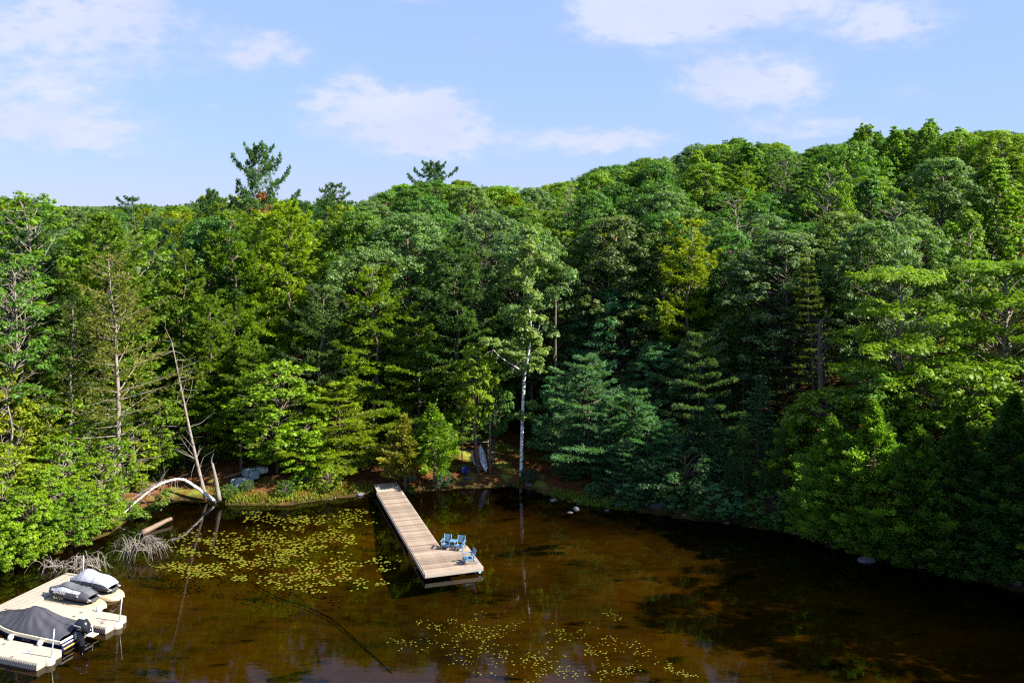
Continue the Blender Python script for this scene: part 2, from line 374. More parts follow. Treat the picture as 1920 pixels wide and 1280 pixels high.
def broadleaf(seed, h=17., base=.3, R=4.2, shape='dome', nclump=95, nleaf=230, leaf=.30, crad=1.15, flat=.7, trunk_r=.2, lean=(0, 0), open_=0., up=.6, twigs=True):
    rng = np.random.default_rng(seed); tb = MB()
    top = np.array([lean[0], lean[1], h * .9])
    path = bend(np.zeros(3), top, rng, 7, 0, .012); path[0] = [0, 0, -.5]
    tb.tube(path, np.linspace(trunk_r, trunk_r * .25, 7), 7)
    def on_trunk(z):
        zz = np.clip(z, 0, h * .9); return np.array([np.interp(zz, path[:, 2], path[:, 0]), np.interp(zz, path[:, 2], path[:, 1]), zz])
    zb = h * base; V = []; T = []
    for i in range(nclump):
        t = (i + rng.random()) / nclump
        if shape == 'dome': prof = math.sqrt(max(0, 1 - (2 * (t ** .85) - .82) ** 2 / 1.42)); t2 = t
        elif shape == 'plume': prof = (math.sin(math.pi * (t * .9 + .06)) ** .8); t2 = t
        elif shape == 'layer': t2 = (math.floor(t * 6) + rng.uniform(.15, .5)) / 6; prof = math.sqrt(max(.05, 1 - (t2 * 1.02) ** 2.2)) * (.75 + .25 * math.sin(i))
        else: prof = math.sqrt(max(0, 1 - (2 * t - 1) ** 2)); t2 = t
        a = i * 2.39996 + rng.uniform(-.5, .5); rr = R * prof * (.42 + .58 * math.sqrt(rng.random()))
        z = zb + (h - zb - crad * flat * .8) * t2
        c0 = on_trunk(z); c = np.array([c0[0] + rr * math.cos(a), c0[1] + rr * math.sin(a), z])
        cr = crad * rng.uniform(.65, 1.25) * (.8 + .2 * prof)
        if rng.random() >= open_:
            v, tn = clump_leaves(rng, c, cr, int(nleaf * (cr / crad) ** 2), leaf, flat, up=up); V.append(v); T.append(tn)
        if twigs:
            st = on_trunk(max(zb * .8, z - rr * rng.uniform(.45, .9)))
            tb.tube(bend(st, c, rng, 5, .05, .05), np.linspace(max(.035, trunk_r * .32 * (1 - .6 * t)), .015, 5), 4, False)
    return tb, np.concatenate(V), np.concatenate(T)

def conifer(seed, h=19., base=.18, R=3.6, step=.62, nb=5, prof='pine', tuft=.32, wid=.055, per=6, droop=0., upturn=.25, dens=1., trunk_r=.2, keep=None, dead_below=0., flatten=.0, tipfrac=.35, gap=.0, lift=.05, irregular=0.):
    rng = np.random.default_rng(seed); tb = MB(); V = []; T = []
    path = bend(np.zeros(3), np.array([rng.uniform(-.3, .3), rng.uniform(-.3, .3), h]), rng, 8, 0, .006); path[0] = [0, 0, -.5]
    tb.tube(path, np.linspace(trunk_r, .02, 8), 7)
    z = h * base; zs = []
    while z < h * .985: zs.append(z); z += step * rng.uniform(.75, 1.25) * (1.15 - .45 * z / h)
    cs, axs, nrs, ln, wd, tn = [], [], [], [], [], []
    for z in zs:
        t = (z - h * base) / (h - h * base)
        if prof == 'pine': pr = (1 - t) ** .65 * .92 + .08; pr *= min(1, .6 + 1.6 * t)
        elif prof == 'cone': pr = (1 - t) ** .95 + .03
        else: pr = math.sin(math.pi * (t * .75 + .25)) ** .7
        a0 = rng.uniform(0, 6.28); pr *= 1 + rng.uniform(-irregular, irregular)
        for k in range(nb):
            if rng.random() < gap: continue
            a = a0 + k * 2 * math.pi / nb + rng.uniform(-.35, .35)
            Lb = max(.35, R * pr * rng.uniform(.55, 1.15)); n = 6
            s = np.linspace(0, 1, n); out = np.array([math.cos(a), math.sin(a), 0])
            rise = (.12 + .5 * t) * Lb * s - droop * Lb * s ** 2 + upturn * Lb * np.maximum(0, s - .45) ** 2
            zc = np.array([np.interp(z, path[:, 2], path[:, 0]), np.interp(z, path[:, 2], path[:, 1]), z])
            bp = zc + out * (s * Lb)[:, None] + UP * rise[:, None]
            tb.tube(bp, np.linspace(.012 + .011 * Lb, .01, n), 4, False)
            if z < dead_below * h and rng.random() < .75:
                for q in range(3):
                    s0 = rng.uniform(.3, .9); p0 = zc + out * s0 * Lb + UP * np.interp(s0, s, rise)
                    tb.tube([p0, p0 + (out * rng.uniform(.2, .6) + np.cross(UP, out) * rng.uniform(-.7, .7) + UP * rng.uniform(-.25, .15)) * .3 * Lb], [.012, .006], 3, False)
                continue
            tw = np.cross(UP, out); nt_ = int((5 + 11 * Lb) * dens)
            s0 = 1 - rng.random(nt_) ** 1.25 * (1 - tipfrac * .5) ; s0 = np.clip(s0, .12, 1.02)
            latmax = .42 * Lb * (1.08 - s0) + .10
            lat = rng.uniform(-1, 1, nt_) * latmax
            p = zc + out * ((s0 * Lb + np.abs(lat) * .45)[:, None]) + tw * lat[:, None] + UP * (np.interp(s0, s, rise) + rng.normal(0, lift, nt_) - droop * .35 * np.abs(lat))[:, None]
            bt = np.clip(rng.normal(.5, .2), .05, .95)
            dirs = unit(out * .75 + tw * (np.sign(lat) * .55)[:, None] + UP * (.28 - droop))
            m = nt_ * per
            pk = np.repeat(p, per, 0); dk = np.repeat(dirs, per, 0)
            ax = unit(dk + rnd_unit(rng, m) * (.75 - .35 * flatten) * np.array([1, 1, 1 - .6 * flatten]) + UP * .1)
            c = pk + ax * tuft * .42
            nr = unit(UP * (.7 + flatten) + rnd_unit(rng, m) * .7)
            cs.append(c); axs.append(ax); nrs.append(nr); ln.append(tuft * rng.uniform(.65, 1.3, m)); wd.append(wid * rng.uniform(.7, 1.4, m)); tn.append(np.clip(bt * .55 + rng.random(m) * .45, 0, 1))
    V = blades(np.concatenate(cs), np.concatenate(axs), np.concatenate(nrs), np.concatenate(ln), np.concatenate(wd), .05)
    return tb, V, np.concatenate(tn)

def cedar(seed, h=10., R=2.6, nb=150, per=170, size=.30, wid=.085, base=.03, trunk_r=.16, prof_p=.6):
    """white cedar : ragged upswept boughs of flat fan-like sprays"""
    rng = np.random.default_rng(seed); tb = MB(); V = []; T = []
    tb.tube(np.array([[0, 0, -.5], [0, .05, h * .4], [.05, 0, h * .92]]), [trunk_r, trunk_r * .6, .02], 6)
    for i in range(nb):
        t = ((i + rng.random()) / nb) ** .95; a = i * 2.39996 + rng.uniform(-.6, .6)
        pr = math.sin(math.pi * min(1, t * .78 + .22)) ** prof_p * min(1, (1 - t) * 1.4 + .04) ** .6
        L = R * pr * rng.uniform(.6, 1.22); z = h * base + h * (1 - base) * .93 * t
        out = np.array([math.cos(a), math.sin(a), 0]); side = np.cross(UP, out); rise = rng.uniform(.15, .7)
        p0 = np.array([0, 0, z]); p1 = p0 + out * L + UP * L * rise * .55
        tb.tube([p0, p0 + out * L * .5 + UP * L * rise * .12, p1 * [.95, .95, 1]], [.03, .02, .008], 4, False)
        m = int(per * (.35 + .65 * L / R)); s = np.clip(rng.beta(2.6, 1.3, m), 0, 1)
        lat = rng.normal(0, .30, m) * (1.15 - s) * (.5 + L * .35); ver = rng.normal(0, .20, m) * (1.1 - s * .7)
        p = p0 + out * (L * s)[:, None] + side * lat[:, None] + UP * (L * rise * .55 * s ** 1.4 + ver - .10 * np.abs(lat))[:, None]
        ax = unit(out * rng.uniform(.2, 1.0, (m, 1)) + side * (rng.normal(0, .55, m) + np.sign(lat) * .25)[:, None] + UP * rng.uniform(-.1, .9, (m, 1)))
        nr = unit(out * .4 + rnd_unit(rng, m) * .8 + UP * .35)
        V.append(blades(p + ax * size * .3, ax, nr, size * rng.uniform(.6, 1.35, m), wid * rng.uniform(.7, 1.5, m), .05)); T.append(np.clip(rng.normal(.42, .16) + .22 * (s - .6) + rng.uniform(-.2, .2, m), 0, 1))
    return tb, np.concatenate(V), np.concatenate(T)

PROTO = {}
def proto(key, gen, h, kind, bark='bark'):
    tb, V, T = gen
    PROTO[key] = dict(trunk=tb.mesh('trunk', M[bark], True), crown=quads_mesh('crown', V, M[kind], T), h=h)
# broad-leaved
proto('dome1', broadleaf(1, 17, .26, 4.4, 'dome', 175, nleaf=270, leaf=.20, crad=.95), 17, 'leaf')
proto('dome2', broadleaf(2, 17, .32, 4.0, 'dome', 150, nleaf=290, leaf=.205, crad=1.0), 17, 'leaf')
proto('dome3', broadleaf(3, 17, .24, 4.9, 'dome', 200, nleaf=245, leaf=.20, crad=.9, lean=(.8, .3)), 17, 'leaf')
proto('dome4', broadleaf(4, 16, .28, 4.6, 'oak', 140, nleaf=310, leaf=.215, crad=1.1, open_=.1), 16, 'leaf')
proto('plume1', broadleaf(5, 19, .28, 2.3, 'plume', 130, crad=.62, nleaf=170, leaf=.24, lean=(1.1, 0), flat=1.7), 19, 'leaf')
proto('plume2', broadleaf(6, 19, .34, 2.1, 'plume', 110, crad=.62, nleaf=160, leaf=.24, lean=(-.4, .2), flat=1.7, open_=.15), 19, 'leaf', 'bark_grey')
proto('layer1', broadleaf(7, 15, .22, 5.2, 'layer', 150, crad=1.0, nleaf=240, flat=.34, leaf=.19, up=1.1), 15, 'leaf', 'bark_grey')
proto('thin1', broadleaf(8, 18, .28, 3.6, 'oak', 110, crad=.8, nleaf=130, open_=.34, leaf=.23), 18, 'leaf', 'bark_grey')
proto('small1', broadleaf(9, 8, .10, 2.6, 'oak', 105, crad=.6, nleaf=130, leaf=.19, trunk_r=.09, open_=.12), 8, 'leaf')
proto('small2', broadleaf(10, 8, .14, 2.3, 'dome', 90, crad=.62, nleaf=120, leaf=.20, trunk_r=.09, open_=.15), 8, 'leaf')
proto('high1', broadleaf(14, 9, .40, 2.2, 'oak', 95, crad=.6, nleaf=130, leaf=.19, trunk_r=.08, open_=.12), 9, 'leaf')
proto('sapling', broadleaf(13, 5, .10, 1.5, 'oak', 60, crad=.42, nleaf=80, leaf=.16, trunk_r=.05, open_=.3), 5, 'leaf', 'bark_grey')
proto('shrub1', broadleaf(11, 3.6, .03, 2.3, 'dome', 95, crad=.46, nleaf=120, leaf=.155, trunk_r=.04, open_=.15), 3.6, 'leaf')
proto('shrub2', broadleaf(12, 3.2, .03, 2.0, 'oak', 80, crad=.42, nleaf=110, leaf=.15, trunk_r=.04, open_=.2), 3.2, 'leaf')
# conifers
proto('pine1', conifer(21, 19, .10, 4.7, step=.95, nb=5, dens=1.75, wid=.07, per=8, tuft=.34, upturn=.45, gap=.12, lift=.11, irregular=.3), 19, 'needle')
proto('pine2', conifer(22, 19, .16, 4.3, step=1.05, nb=5, dens=1.75, wid=.07, per=8, tuft=.34, upturn=.5, gap=.18, lift=.11, irregular=.35), 19, 'needle')
proto('pine3', conifer(23, 14, .03, 4.4, step=.92, nb=5, dens=1.8, trunk_r=.15, wid=.065, per=8, tuft=.32, upturn=.4, gap=.08, lift=.09, irregular=.25), 14, 'needle')
proto('pine4', conifer(28, 12, .03, 4.9, step=1.0, nb=5, dens=2.5, trunk_r=.14, wid=.05, per=9, tuft=.36, upturn=.12, droop=.08, gap=.06, lift=.055, irregular=.22), 12, 'needle')
proto('pine_dying', conifer(24, 17, .10, 4.4, step=.62, nb=4, dens=.8, wid=.06, per=6, dead_below=.30, upturn=.1, gap=.12, lift=.06, irregular=.3), 17, 'needle', 'bark_grey')
proto('pine_top', conifer(25, 22, .62, 3.3, step=.85, nb=4, prof='x', dens=2.2, per=8, gap=.25, upturn=.7, tuft=.36, wid=.075, lift=.16, irregular=.3), 22, 'needle')
proto('hemlock1', conifer(26, 14, .03, 3.4, step=.5, nb=6, prof='cone', tuft=.24, wid=.07, per=7, droop=.35, upturn=.0, flatten=.7, trunk_r=.15, lift=.04, irregular=.2, dens=1.2), 14, 'needle')
proto('hemlock2', conifer(27, 15, .06, 3.7, step=.58, nb=6, prof='cone', tuft=.25, wid=.075, per=7, droop=.28, upturn=.1, flatten=.6, trunk_r=.17, lift=.05, irregular=.25, gap=.1, dens=1.2), 15, 'needle')
proto('cedar1', cedar(31, 10, 2.9, 170), 10, 'needle')
proto('cedar2', cedar(32, 9, 3.3, 180, prof_p=.5), 9, 'needle')
proto('cedar3', cedar(33, 6, 1.6, 100, 110, size=.24, wid=.07, base=.2, trunk_r=.1), 6, 'needle')
print('proto triangles', sum(len(p['crown'].polygons) * 2 for p in PROTO.values()))

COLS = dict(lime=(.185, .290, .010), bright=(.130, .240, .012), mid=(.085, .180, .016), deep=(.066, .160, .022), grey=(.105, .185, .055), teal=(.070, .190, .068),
            pine=(.135, .215, .018), pine_l=(.200, .280, .014), pine_b=(.062, .140, .045), brown=(.160, .125, .030), cedar=(.150, .270, .020), cedar_y=(.19, .21, .020), gold=(.210, .265, .012), blue=(.085, .195, .090))
TREES = []
def tree(name, key, px, ptop, Y, color, label, cat='tree', group=None, wide=1.0, rz=None, sink=0.0, base=None, xyz=None):
    """a tree whose top shows at pixel (px, ptop), standing Y metres out"""
    pr = PROTO[key]; x = (px - 960.0) * Y / FPX
    zg = gz(x, Y) - sink; top = CAM_H - (ptop - HOR) * Y / FPX; hh = top - zg
    s = hh / pr['h']; rg = random.Random(int(px * 7 + ptop * 13 + Y * 101))
    e = empty(name, (x, Y, zg), rg.uniform(0, 6.28) if rz is None else rz)
    wsc = s ** .5 * wide * (1.18 if key.startswith('pine') else 1.0)
    e.scale = (wsc * rg.uniform(.92, 1.1), wsc * rg.uniform(.92, 1.1), s); e.rotation_euler[0] = rg.uniform(-.05, .05); e.rotation_euler[1] = rg.uniform(-.05, .05)
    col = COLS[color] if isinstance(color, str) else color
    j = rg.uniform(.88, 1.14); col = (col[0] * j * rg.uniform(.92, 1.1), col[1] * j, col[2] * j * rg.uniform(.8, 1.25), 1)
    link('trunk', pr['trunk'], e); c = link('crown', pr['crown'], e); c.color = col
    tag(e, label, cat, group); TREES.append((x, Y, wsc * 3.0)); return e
# ------------------------------------------------------------------ trees one can single out (pixel of the top, metres out)
T = tree
# left bank
T('maple_tree', 'thin1', 55, 352, 74, 'bright', 'tall thin-leaved yellow-green tree at the left edge against the sky', wide=1.15)
T('maple_tree', 'thin1', 20, 470, 66, 'mid', 'thin green tree with bare grey limbs at the left edge below the tallest crown')
T('pine_tree', 'pine_dying', 230, 478, 69, (0.156, 0.176, 0.039), 'dying pine with pale bare trunk and thin browning boughs behind the left bank', 'pine', wide=1.12, rz=.4)
T('pine_tree', 'pine_dying', 130, 560, 68, (0.111, 0.150, 0.033), 'shorter thinning pine left of the pale-trunked dying pine', 'pine', rz=2.0)
T('maple_tree', 'thin1', 265, 425, 80, 'bright', 'tree with bleached bare limbs in its top behind the dying pine', wide=1.2, rz=1.0)
T('pine_tree', 'pine1', 120, 500, 80, 'pine', 'dark pine deep behind the left bank', 'pine')
T('pine_tree', 'pine2', 345, 470, 80, 'pine', 'dark pine between the dying pine and the tall pines left of the dock', 'pine')
T('pine_tree', 'pine2', 445, 395, 82, 'pine', 'tall pine with grey trunk showing, left of the largest pine', 'pine', wide=1.05, rz=.3)
T('pine_tree', 'pine1', 535, 378, 86, 'pine_l', 'largest yellow-green pine behind the shore left of the dock', 'pine', wide=1.25)
pt = T('pine_tree', 'pine_top', 492, 274, 104, (0.078, 0.150, 0.046), 'tallest pine standing alone above the skyline, rusty patches in its crown', 'pine', wide=.74)
_r = np.random.default_rng(8); _v = []; _t = []
for (zx, zz, rr) in [(.4, 16.2, .7), (-1.3, 15.0, .6), (.9, 14.7, .8), (-.3, 14.4, .5), (-1.6, 14.6, .5)]:
    v_, t_ = clump_leaves(_r, np.array([zx, -1.3, zz + 1.0]), rr * 1.1, 170, .3, .8); _v.append(v_); _t.append(t_)
o_ = link('dead_needles', quads_mesh('dead_needles', np.concatenate(_v), M['needle'], np.concatenate(_t)), pt); o_.color = (.26, .09, .035, 1); pt.rotation_euler[2] = 0
T('pine_tree', 'pine1', 395, 560, 77, 'pine', 'broad dark pine above the leaning dead tree', 'pine')
T('pine_tree', 'pine2', 590, 535, 77.5, (0.098, 0.163, 0.052), 'grey-green pine with bare trunk top behind the shore left of the dock', 'pine', rz=1.2)
T('pine_tree', 'pine1', 480, 640, 76, 'pine', 'low dark pine behind the bright young maple', 'pine')
T('maple_tree', 'small1', 520, 672, 73.2, 'lime', 'bright green young maple on the shore above the grey-blue blocks', wide=1.3)
T('maple_tree', 'small2', 578, 775, 72.4, 'lime', 'lower bright maple right of the young one, leaning over the shore grass', wide=1.25)
T('pine_tree', 'pine4', 640, 720, 74.5, 'pine_l', 'young yellow-green pine with feathery boughs left of the dock head', 'pine', wide=1.25)
T('pine_tree', 'pine2', 712, 500, 79, 'pine_l', 'yellow-green pine straight behind the dock head', 'pine', wide=1.1)
T('oak_tree', 'dome4', 700, 458, 84, 'grey', 'grey-green oak crown above the pines behind the dock')
T('pine_tree', 'pine1', 862, 440, 81, (0.081, 0.150, 0.036), 'tall pine with plumed boughs left of the white birch', 'pine', wide=1.15)
T('pine_tree', 'pine4', 790, 600, 79, 'pine', 'lower dark pine behind the two small cedars', 'pine')
T('cedar_tree', 'cedar3', 760, 775, 72.0, 'cedar_y', 'small olive cedar beside the dock head, left of two', 'cedar', wide=1.35)
T('cedar_tree', 'cedar3', 815, 752, 72.4, 'bright', 'small green cedar at the water, right of the olive one', 'cedar', wide=1.4)
T('maple_tree', 'high1', 893, 640, 75.4, 'lime', 'slim young maple with yellow tips above the stored kayaks', wide=.8)
T('maple_tree', 'high1', 928, 715, 76.0, (0.072, 0.176, 0.026), 'low green maple between the kayaks and the birch', wide=.62)
T('oak_tree', 'dome4', 1000, 425, 84, 'grey', 'grey-green oak crown rising behind the white birch', wide=.85)
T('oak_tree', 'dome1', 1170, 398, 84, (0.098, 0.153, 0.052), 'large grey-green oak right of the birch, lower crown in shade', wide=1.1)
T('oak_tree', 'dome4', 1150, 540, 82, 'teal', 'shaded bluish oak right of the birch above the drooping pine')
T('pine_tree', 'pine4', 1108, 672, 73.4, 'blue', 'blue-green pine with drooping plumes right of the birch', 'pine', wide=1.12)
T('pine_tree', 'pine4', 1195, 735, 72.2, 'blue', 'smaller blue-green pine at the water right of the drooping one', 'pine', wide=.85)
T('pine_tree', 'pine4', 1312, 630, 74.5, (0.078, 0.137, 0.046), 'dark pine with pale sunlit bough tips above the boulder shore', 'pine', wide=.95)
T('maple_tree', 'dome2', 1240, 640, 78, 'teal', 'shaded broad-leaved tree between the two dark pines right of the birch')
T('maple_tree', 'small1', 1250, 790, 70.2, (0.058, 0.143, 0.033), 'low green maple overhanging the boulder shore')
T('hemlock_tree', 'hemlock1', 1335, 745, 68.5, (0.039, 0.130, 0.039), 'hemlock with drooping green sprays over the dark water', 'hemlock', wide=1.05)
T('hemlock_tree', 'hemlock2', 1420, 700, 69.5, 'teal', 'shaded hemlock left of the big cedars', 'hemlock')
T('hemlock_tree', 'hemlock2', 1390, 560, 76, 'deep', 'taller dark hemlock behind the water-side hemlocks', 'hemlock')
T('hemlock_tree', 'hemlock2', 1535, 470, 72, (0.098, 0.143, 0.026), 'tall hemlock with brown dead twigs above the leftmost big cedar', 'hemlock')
T('maple_tree', 'layer1', 1695, 470, 65, 'lime', 'lime-green maple in flat layers above the big cedars', wide=1.1)
T('maple_tree', 'layer1', 1895, 455, 64, 'bright', 'layered bright green maple at the right edge', wide=1.1)
T('maple_tree', 'dome1', 1590, 390, 80, (0.111, 0.182, 0.026), 'rounded green maple behind the layered lime maple', wide=1.0)
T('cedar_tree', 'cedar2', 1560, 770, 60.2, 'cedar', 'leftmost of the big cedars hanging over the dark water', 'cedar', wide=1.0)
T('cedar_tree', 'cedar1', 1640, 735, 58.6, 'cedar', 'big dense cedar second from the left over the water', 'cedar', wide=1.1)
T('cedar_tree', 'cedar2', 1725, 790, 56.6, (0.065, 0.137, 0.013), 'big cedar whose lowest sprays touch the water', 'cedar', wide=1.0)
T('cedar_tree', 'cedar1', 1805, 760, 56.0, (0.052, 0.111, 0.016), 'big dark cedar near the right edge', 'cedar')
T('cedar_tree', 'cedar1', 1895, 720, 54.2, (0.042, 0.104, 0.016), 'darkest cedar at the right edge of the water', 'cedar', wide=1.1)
# ridge on the right, against the sky
for i, (px, py, Y, k, c, lab) in enumerate([
        (1606, 238, 122, 'plume1', 'bright', 'leftmost feathery tall tree of the ridge-top cluster at the right'),
        (1632, 228, 119, 'plume2', 'bright', 'second feathery tree of the ridge-top cluster'),
        (1664, 234, 117, 'plume1', 'bright', 'third feathery tree of the ridge-top cluster, trunk showing'),
        (1698, 238, 120, 'plume2', 'bright', 'fourth feathery tree of the ridge-top cluster, pale trunk showing'),
        (1728, 232, 117, 'plume1', 'bright', 'feathery tree just left of the tallest of the ridge-top cluster'),
        (1760, 220, 119, 'plume1', 'bright', 'tallest feathery tree of the ridge-top cluster'),
        (1792, 236, 121, 'plume2', 'bright', 'rightmost feathery tree of the ridge-top cluster'),
        (1385, 256, 150, 'dome3', 'mid', 'broad domed tree on the skyline left of the ridge-top cluster'),
        (1470, 282, 140, 'dome1', 'mid', 'lower domed tree on the skyline right of the broad one'),
        (1545, 268, 138, 'dome2', 'deep', 'dark domed tree on the skyline beside the ridge-top cluster'),
        (1880, 246, 128, 'dome3', 'mid', 'domed tree on the skyline at the right edge')]):
    T('broadleaf_tree', k, px, py, Y, c, lab)
T('pine_tree', 'pine_top', 805, 305, 150, 'pine_b', 'windswept pine above the skyline left of centre', 'pine', wide=.95)
T('pine_tree', 'pine2', 635, 343, 140, 'pine_b', 'pair-topped dark pine on the skyline right of the tallest pine', 'pine')
T('pine_tree', 'pine2', 612, 352, 143, 'pine_b', 'slim dark pine on the skyline just right of the tallest pine', 'pine', wide=.8)
T('pine_tree', 'pine2', 232, 368, 150, 'pine_b', 'small dark pine tip on the low skyline at left', 'pine')
T('pine_tree', 'pine1', 410, 356, 120, 'pine_b', 'dark pine on the skyline just left of the tallest pine', 'pine', wide=.8)

# ------------------------------------------------------------------ the wood behind
SKY = [(-300, 360), (0, 366), (100, 388), (150, 391), (330, 388), (380, 376), (440, 372), (560, 378), (690, 376), (740, 352), (860, 338), (900, 346), (1000, 352), (1090, 330), (1170, 302), (1260, 292), (1320, 265),
       (1440, 263), (1500, 285), (1570, 272), (1640, 248), (1800, 246), (1920, 246), (2300, 240)]
skx, sky_ = zip(*SKY)
rg = random.Random(77)
def zone_label(kind, px, Y):
    if px > 1920: return None
    where = ('above the left bank' if px < 330 else 'behind the tall pines' if px < 640 else 'above the dock' if px < 860 else 'above the white birch' if px < 1130 else
             'right of the birch' if px < 1400 else 'left of the layered maples' if px < 1640 else 'above the layered maples')
    dist = 'near the foot' if Y < 100 else 'half way up' if Y < 135 else 'at the top'
    return '%s %s, %s' % (kind, where, {'near the foot': 'near shore', 'half way up': 'farther back', 'at the top': 'far back'}[dist])
cand = []
yy = 66.0
while yy < 215:
    st = 6.6 if yy < 130 else 8.2
    xx = -.64 * yy - 12
    while xx < .60 * yy + (62 if yy < 75 else 34 if yy < 100 else 16):
        cand.append((xx + rg.uniform(-.42, .42) * st, yy + rg.uniform(-.42, .42) * st)); xx += st
    yy += st * .92
for cx in np.arange(31, 100, 5.6):                # shore trees that run on past the right edge of the frame
    for dd in ((3.0, 8.5) if cx < 37 else (3.0, 8.5, 14)):
        sy = np.interp(cx, shore[:, 0][3:], shore[:, 1][3:]); cand.append((cx + rg.uniform(-1.5, 1.5), sy + dd + rg.uniform(-1, 1)))
ca = np.array(cand); cd = shore_dist(ca[:, 0], ca[:, 1])
NB = 0
for (x, y), d in zip(cand, cd):
    px = 960 + x / y * FPX
    off = px > 1960
    if d < (2.0 if off else 6.5) or (off and d > (45 if px < 2450 else 16)): continue
    if not off and px > 1000 and d < 10.5: continue
    if px < 1250 and d > 135 and y > 205: continue
    if any((x - a) ** 2 + (y - b) ** 2 < (2.6 + .35 * r) ** 2 for a, b, r in TREES): continue
    if any((x - a) ** 2 + (y - b) ** 2 < 16 for a, b in []): continue
    zg = gz(x, y); S = float(np.interp(px, skx, sky_)) + (rg.uniform(-9, 16) if px < 900 else rg.uniform(-5, 15))
    hmax = CAM_H - (S - HOR) * y / FPX - zg
    h = rg.uniform(14, 20.5)
    if off: h = rg.uniform(17.5, 21.5) if d < 16 else rg.uniform(11, 14)
    elif d < 22: h = rg.uniform(19, 21.5) - max(0, zg - 1)
    elif y > 120 and hmax < 24: h = max(h, hmax)
    h = min(h, hmax)
    if h < 8: continue
    left = px < 640
    r = rg.random()
    if r < (.60 if left else .20 if px < 1000 else .07):
        key = rg.choice(['pine1', 'pine2', 'pine2']); nm, cat, kind = 'pine_tree', 'pine', 'dark green pine'; c = rg.choice(['pine', 'pine', 'pine_l', 'pine_b'])
    elif r < (.66 if left else .28 if px < 1000 else .19):
        key = rg.choice(['hemlock1', 'hemlock2']); nm, cat, kind = 'hemlock_tree', 'hemlock', 'fine-leaved hemlock'; c = rg.choice(['pine', 'deep', 'bright'])
    else:
        key = rg.choice(['dome1', 'dome2', 'dome3', 'dome4', 'dome1', 'dome3', 'plume1' if px > 1300 else 'dome2', 'thin1', 'plume2']); nm, cat = 'broadleaf_tree', 'tree'
        c = rg.choice(['mid', 'mid', 'bright', 'deep', 'grey', 'grey'] if px < 1000 else ['mid', 'deep', 'grey', 'deep', 'mid', 'grey'] if px < 1450 and y < 110 else ['mid', 'mid', 'bright', 'deep', 'lime', 'grey'])
        kind = {'mid': 'rounded mid-green crown', 'bright': 'yellow-green crown', 'deep': 'rounded dark green crown', 'grey': 'rounded grey-green crown', 'lime': 'rounded lime-green crown'}[c]
    lab = zone_label(kind, px, y) or 'shore tree standing past the right edge, shading the water'
    grp = 'forest trees: ' + lab
    ptop = HOR - (zg + h - CAM_H) * FPX / y
    T(nm, key, px, ptop, y, c, lab, cat, grp, wide=rg.uniform(.86, 1.2)); NB += 1
print('forest trees', NB, len(TREES))

# far wood on the flat land at left and beyond the ridge : one mass
def far_wood():
    rng = np.random.default_rng(9); V = []; Tn = []
    n = 1500
    y = 190 * (2600 / 190) ** (rng.random(n) ** .9); x = rng.uniform(-.66, .62, n) * y
    z = ground_z(x, y); pxx = 960 + x / y * FPX
    for i in range(n):
        lim = CAM_H - (float(np.interp(pxx[i], skx, sky_)) - (rng.uniform(0, 5) if y[i] > 600 else rng.uniform(-4, 7) if rng.random() < .3 else -4) - HOR) * y[i] / FPX
        h = min(rng.uniform(13, 19) + (rng.random() < .06) * 5, lim - z[i])
        if h < 5: continue
        con = rng.random() < .35; m = int(np.clip(30000 / y[i] * (1.3 if con else 1.6), 60, 260)); R = rng.uniform(2.6, 4.2) * (.62 if con else 1.1)
        t = rng.random(m); a = rng.uniform(0, 6.28, m)
        pr = (1 - t) ** .8 + .06 if con else np.sqrt(np.clip(1 - (2 * t ** .8 - .8) ** 2 / 1.45, 0.02, 1))
        lump = 1 + .25 * np.sin(a * 3 + i) * np.sin(t * 9 + i)
        r = R * pr * lump * (.55 + .45 * rng.random(m))
        p = np.stack([x[i] + r * np.cos(a), y[i] + r * np.sin(a), z[i] + h * .2 + h * .8 * t], 1)
        s = .5 + .0011 * y[i]; nr = unit(np.stack([np.cos(a), np.sin(a), np.full(m, .9)], 1) + rnd_unit(rng, m) * .8)
        V.append(blades(p, np.cross(nr, rnd_unit(rng, m)), nr, s * rng.uniform(.7, 1.5, m), s * rng.uniform(.5, 1.0, m)))
        Tn.append(np.clip((.15 if con else .5) + rng.normal(0, .12) + rng.uniform(-.2, .2, m), 0, 1))
    o = link('far_wood', quads_mesh('far_wood', np.concatenate(V), M['leaf'], np.concatenate(Tn))); o.color = (.062, .115, .022, 1)
    tag(o, 'distant green woodland stretching to the low skyline at left', 'woodland', kind='stuff')
far_wood()
# ------------------------------------------------------------------ understorey and shrubs
rg = random.Random(31)
def plant(name, key, x, y, h, color, label, cat, group=None, wide=1.0):
    pr = PROTO[key]; s = h / pr['h']; e = empty(name, (x, y, gz(x, y) - .05), rg.uniform(0, 6.28)); w = s * wide; e.scale = (w, w, s)
    link('trunk' if h > 4.5 else 'stem', pr['trunk'], e); c = link('crown' if h > 4.5 else 'foliage', pr['crown'], e)
    col = COLS[color] if isinstance(color, str) else color; j = rg.uniform(.85, 1.15)
    c.color = (col[0] * j * rg.uniform(.9, 1.12), col[1] * j, col[2] * j, 1); tag(e, label, cat, group); return e
def on_shore(px, d):
    """a point d metres inland from where column px meets the water"""
    py = float(np.interp(px, [p[0] for p in SHORE_PX], [p[1] for p in SHORE_PX])); q = W(px, py)
    t = q[:2] / np.linalg.norm(q[:2]); return q[:2] + t * d
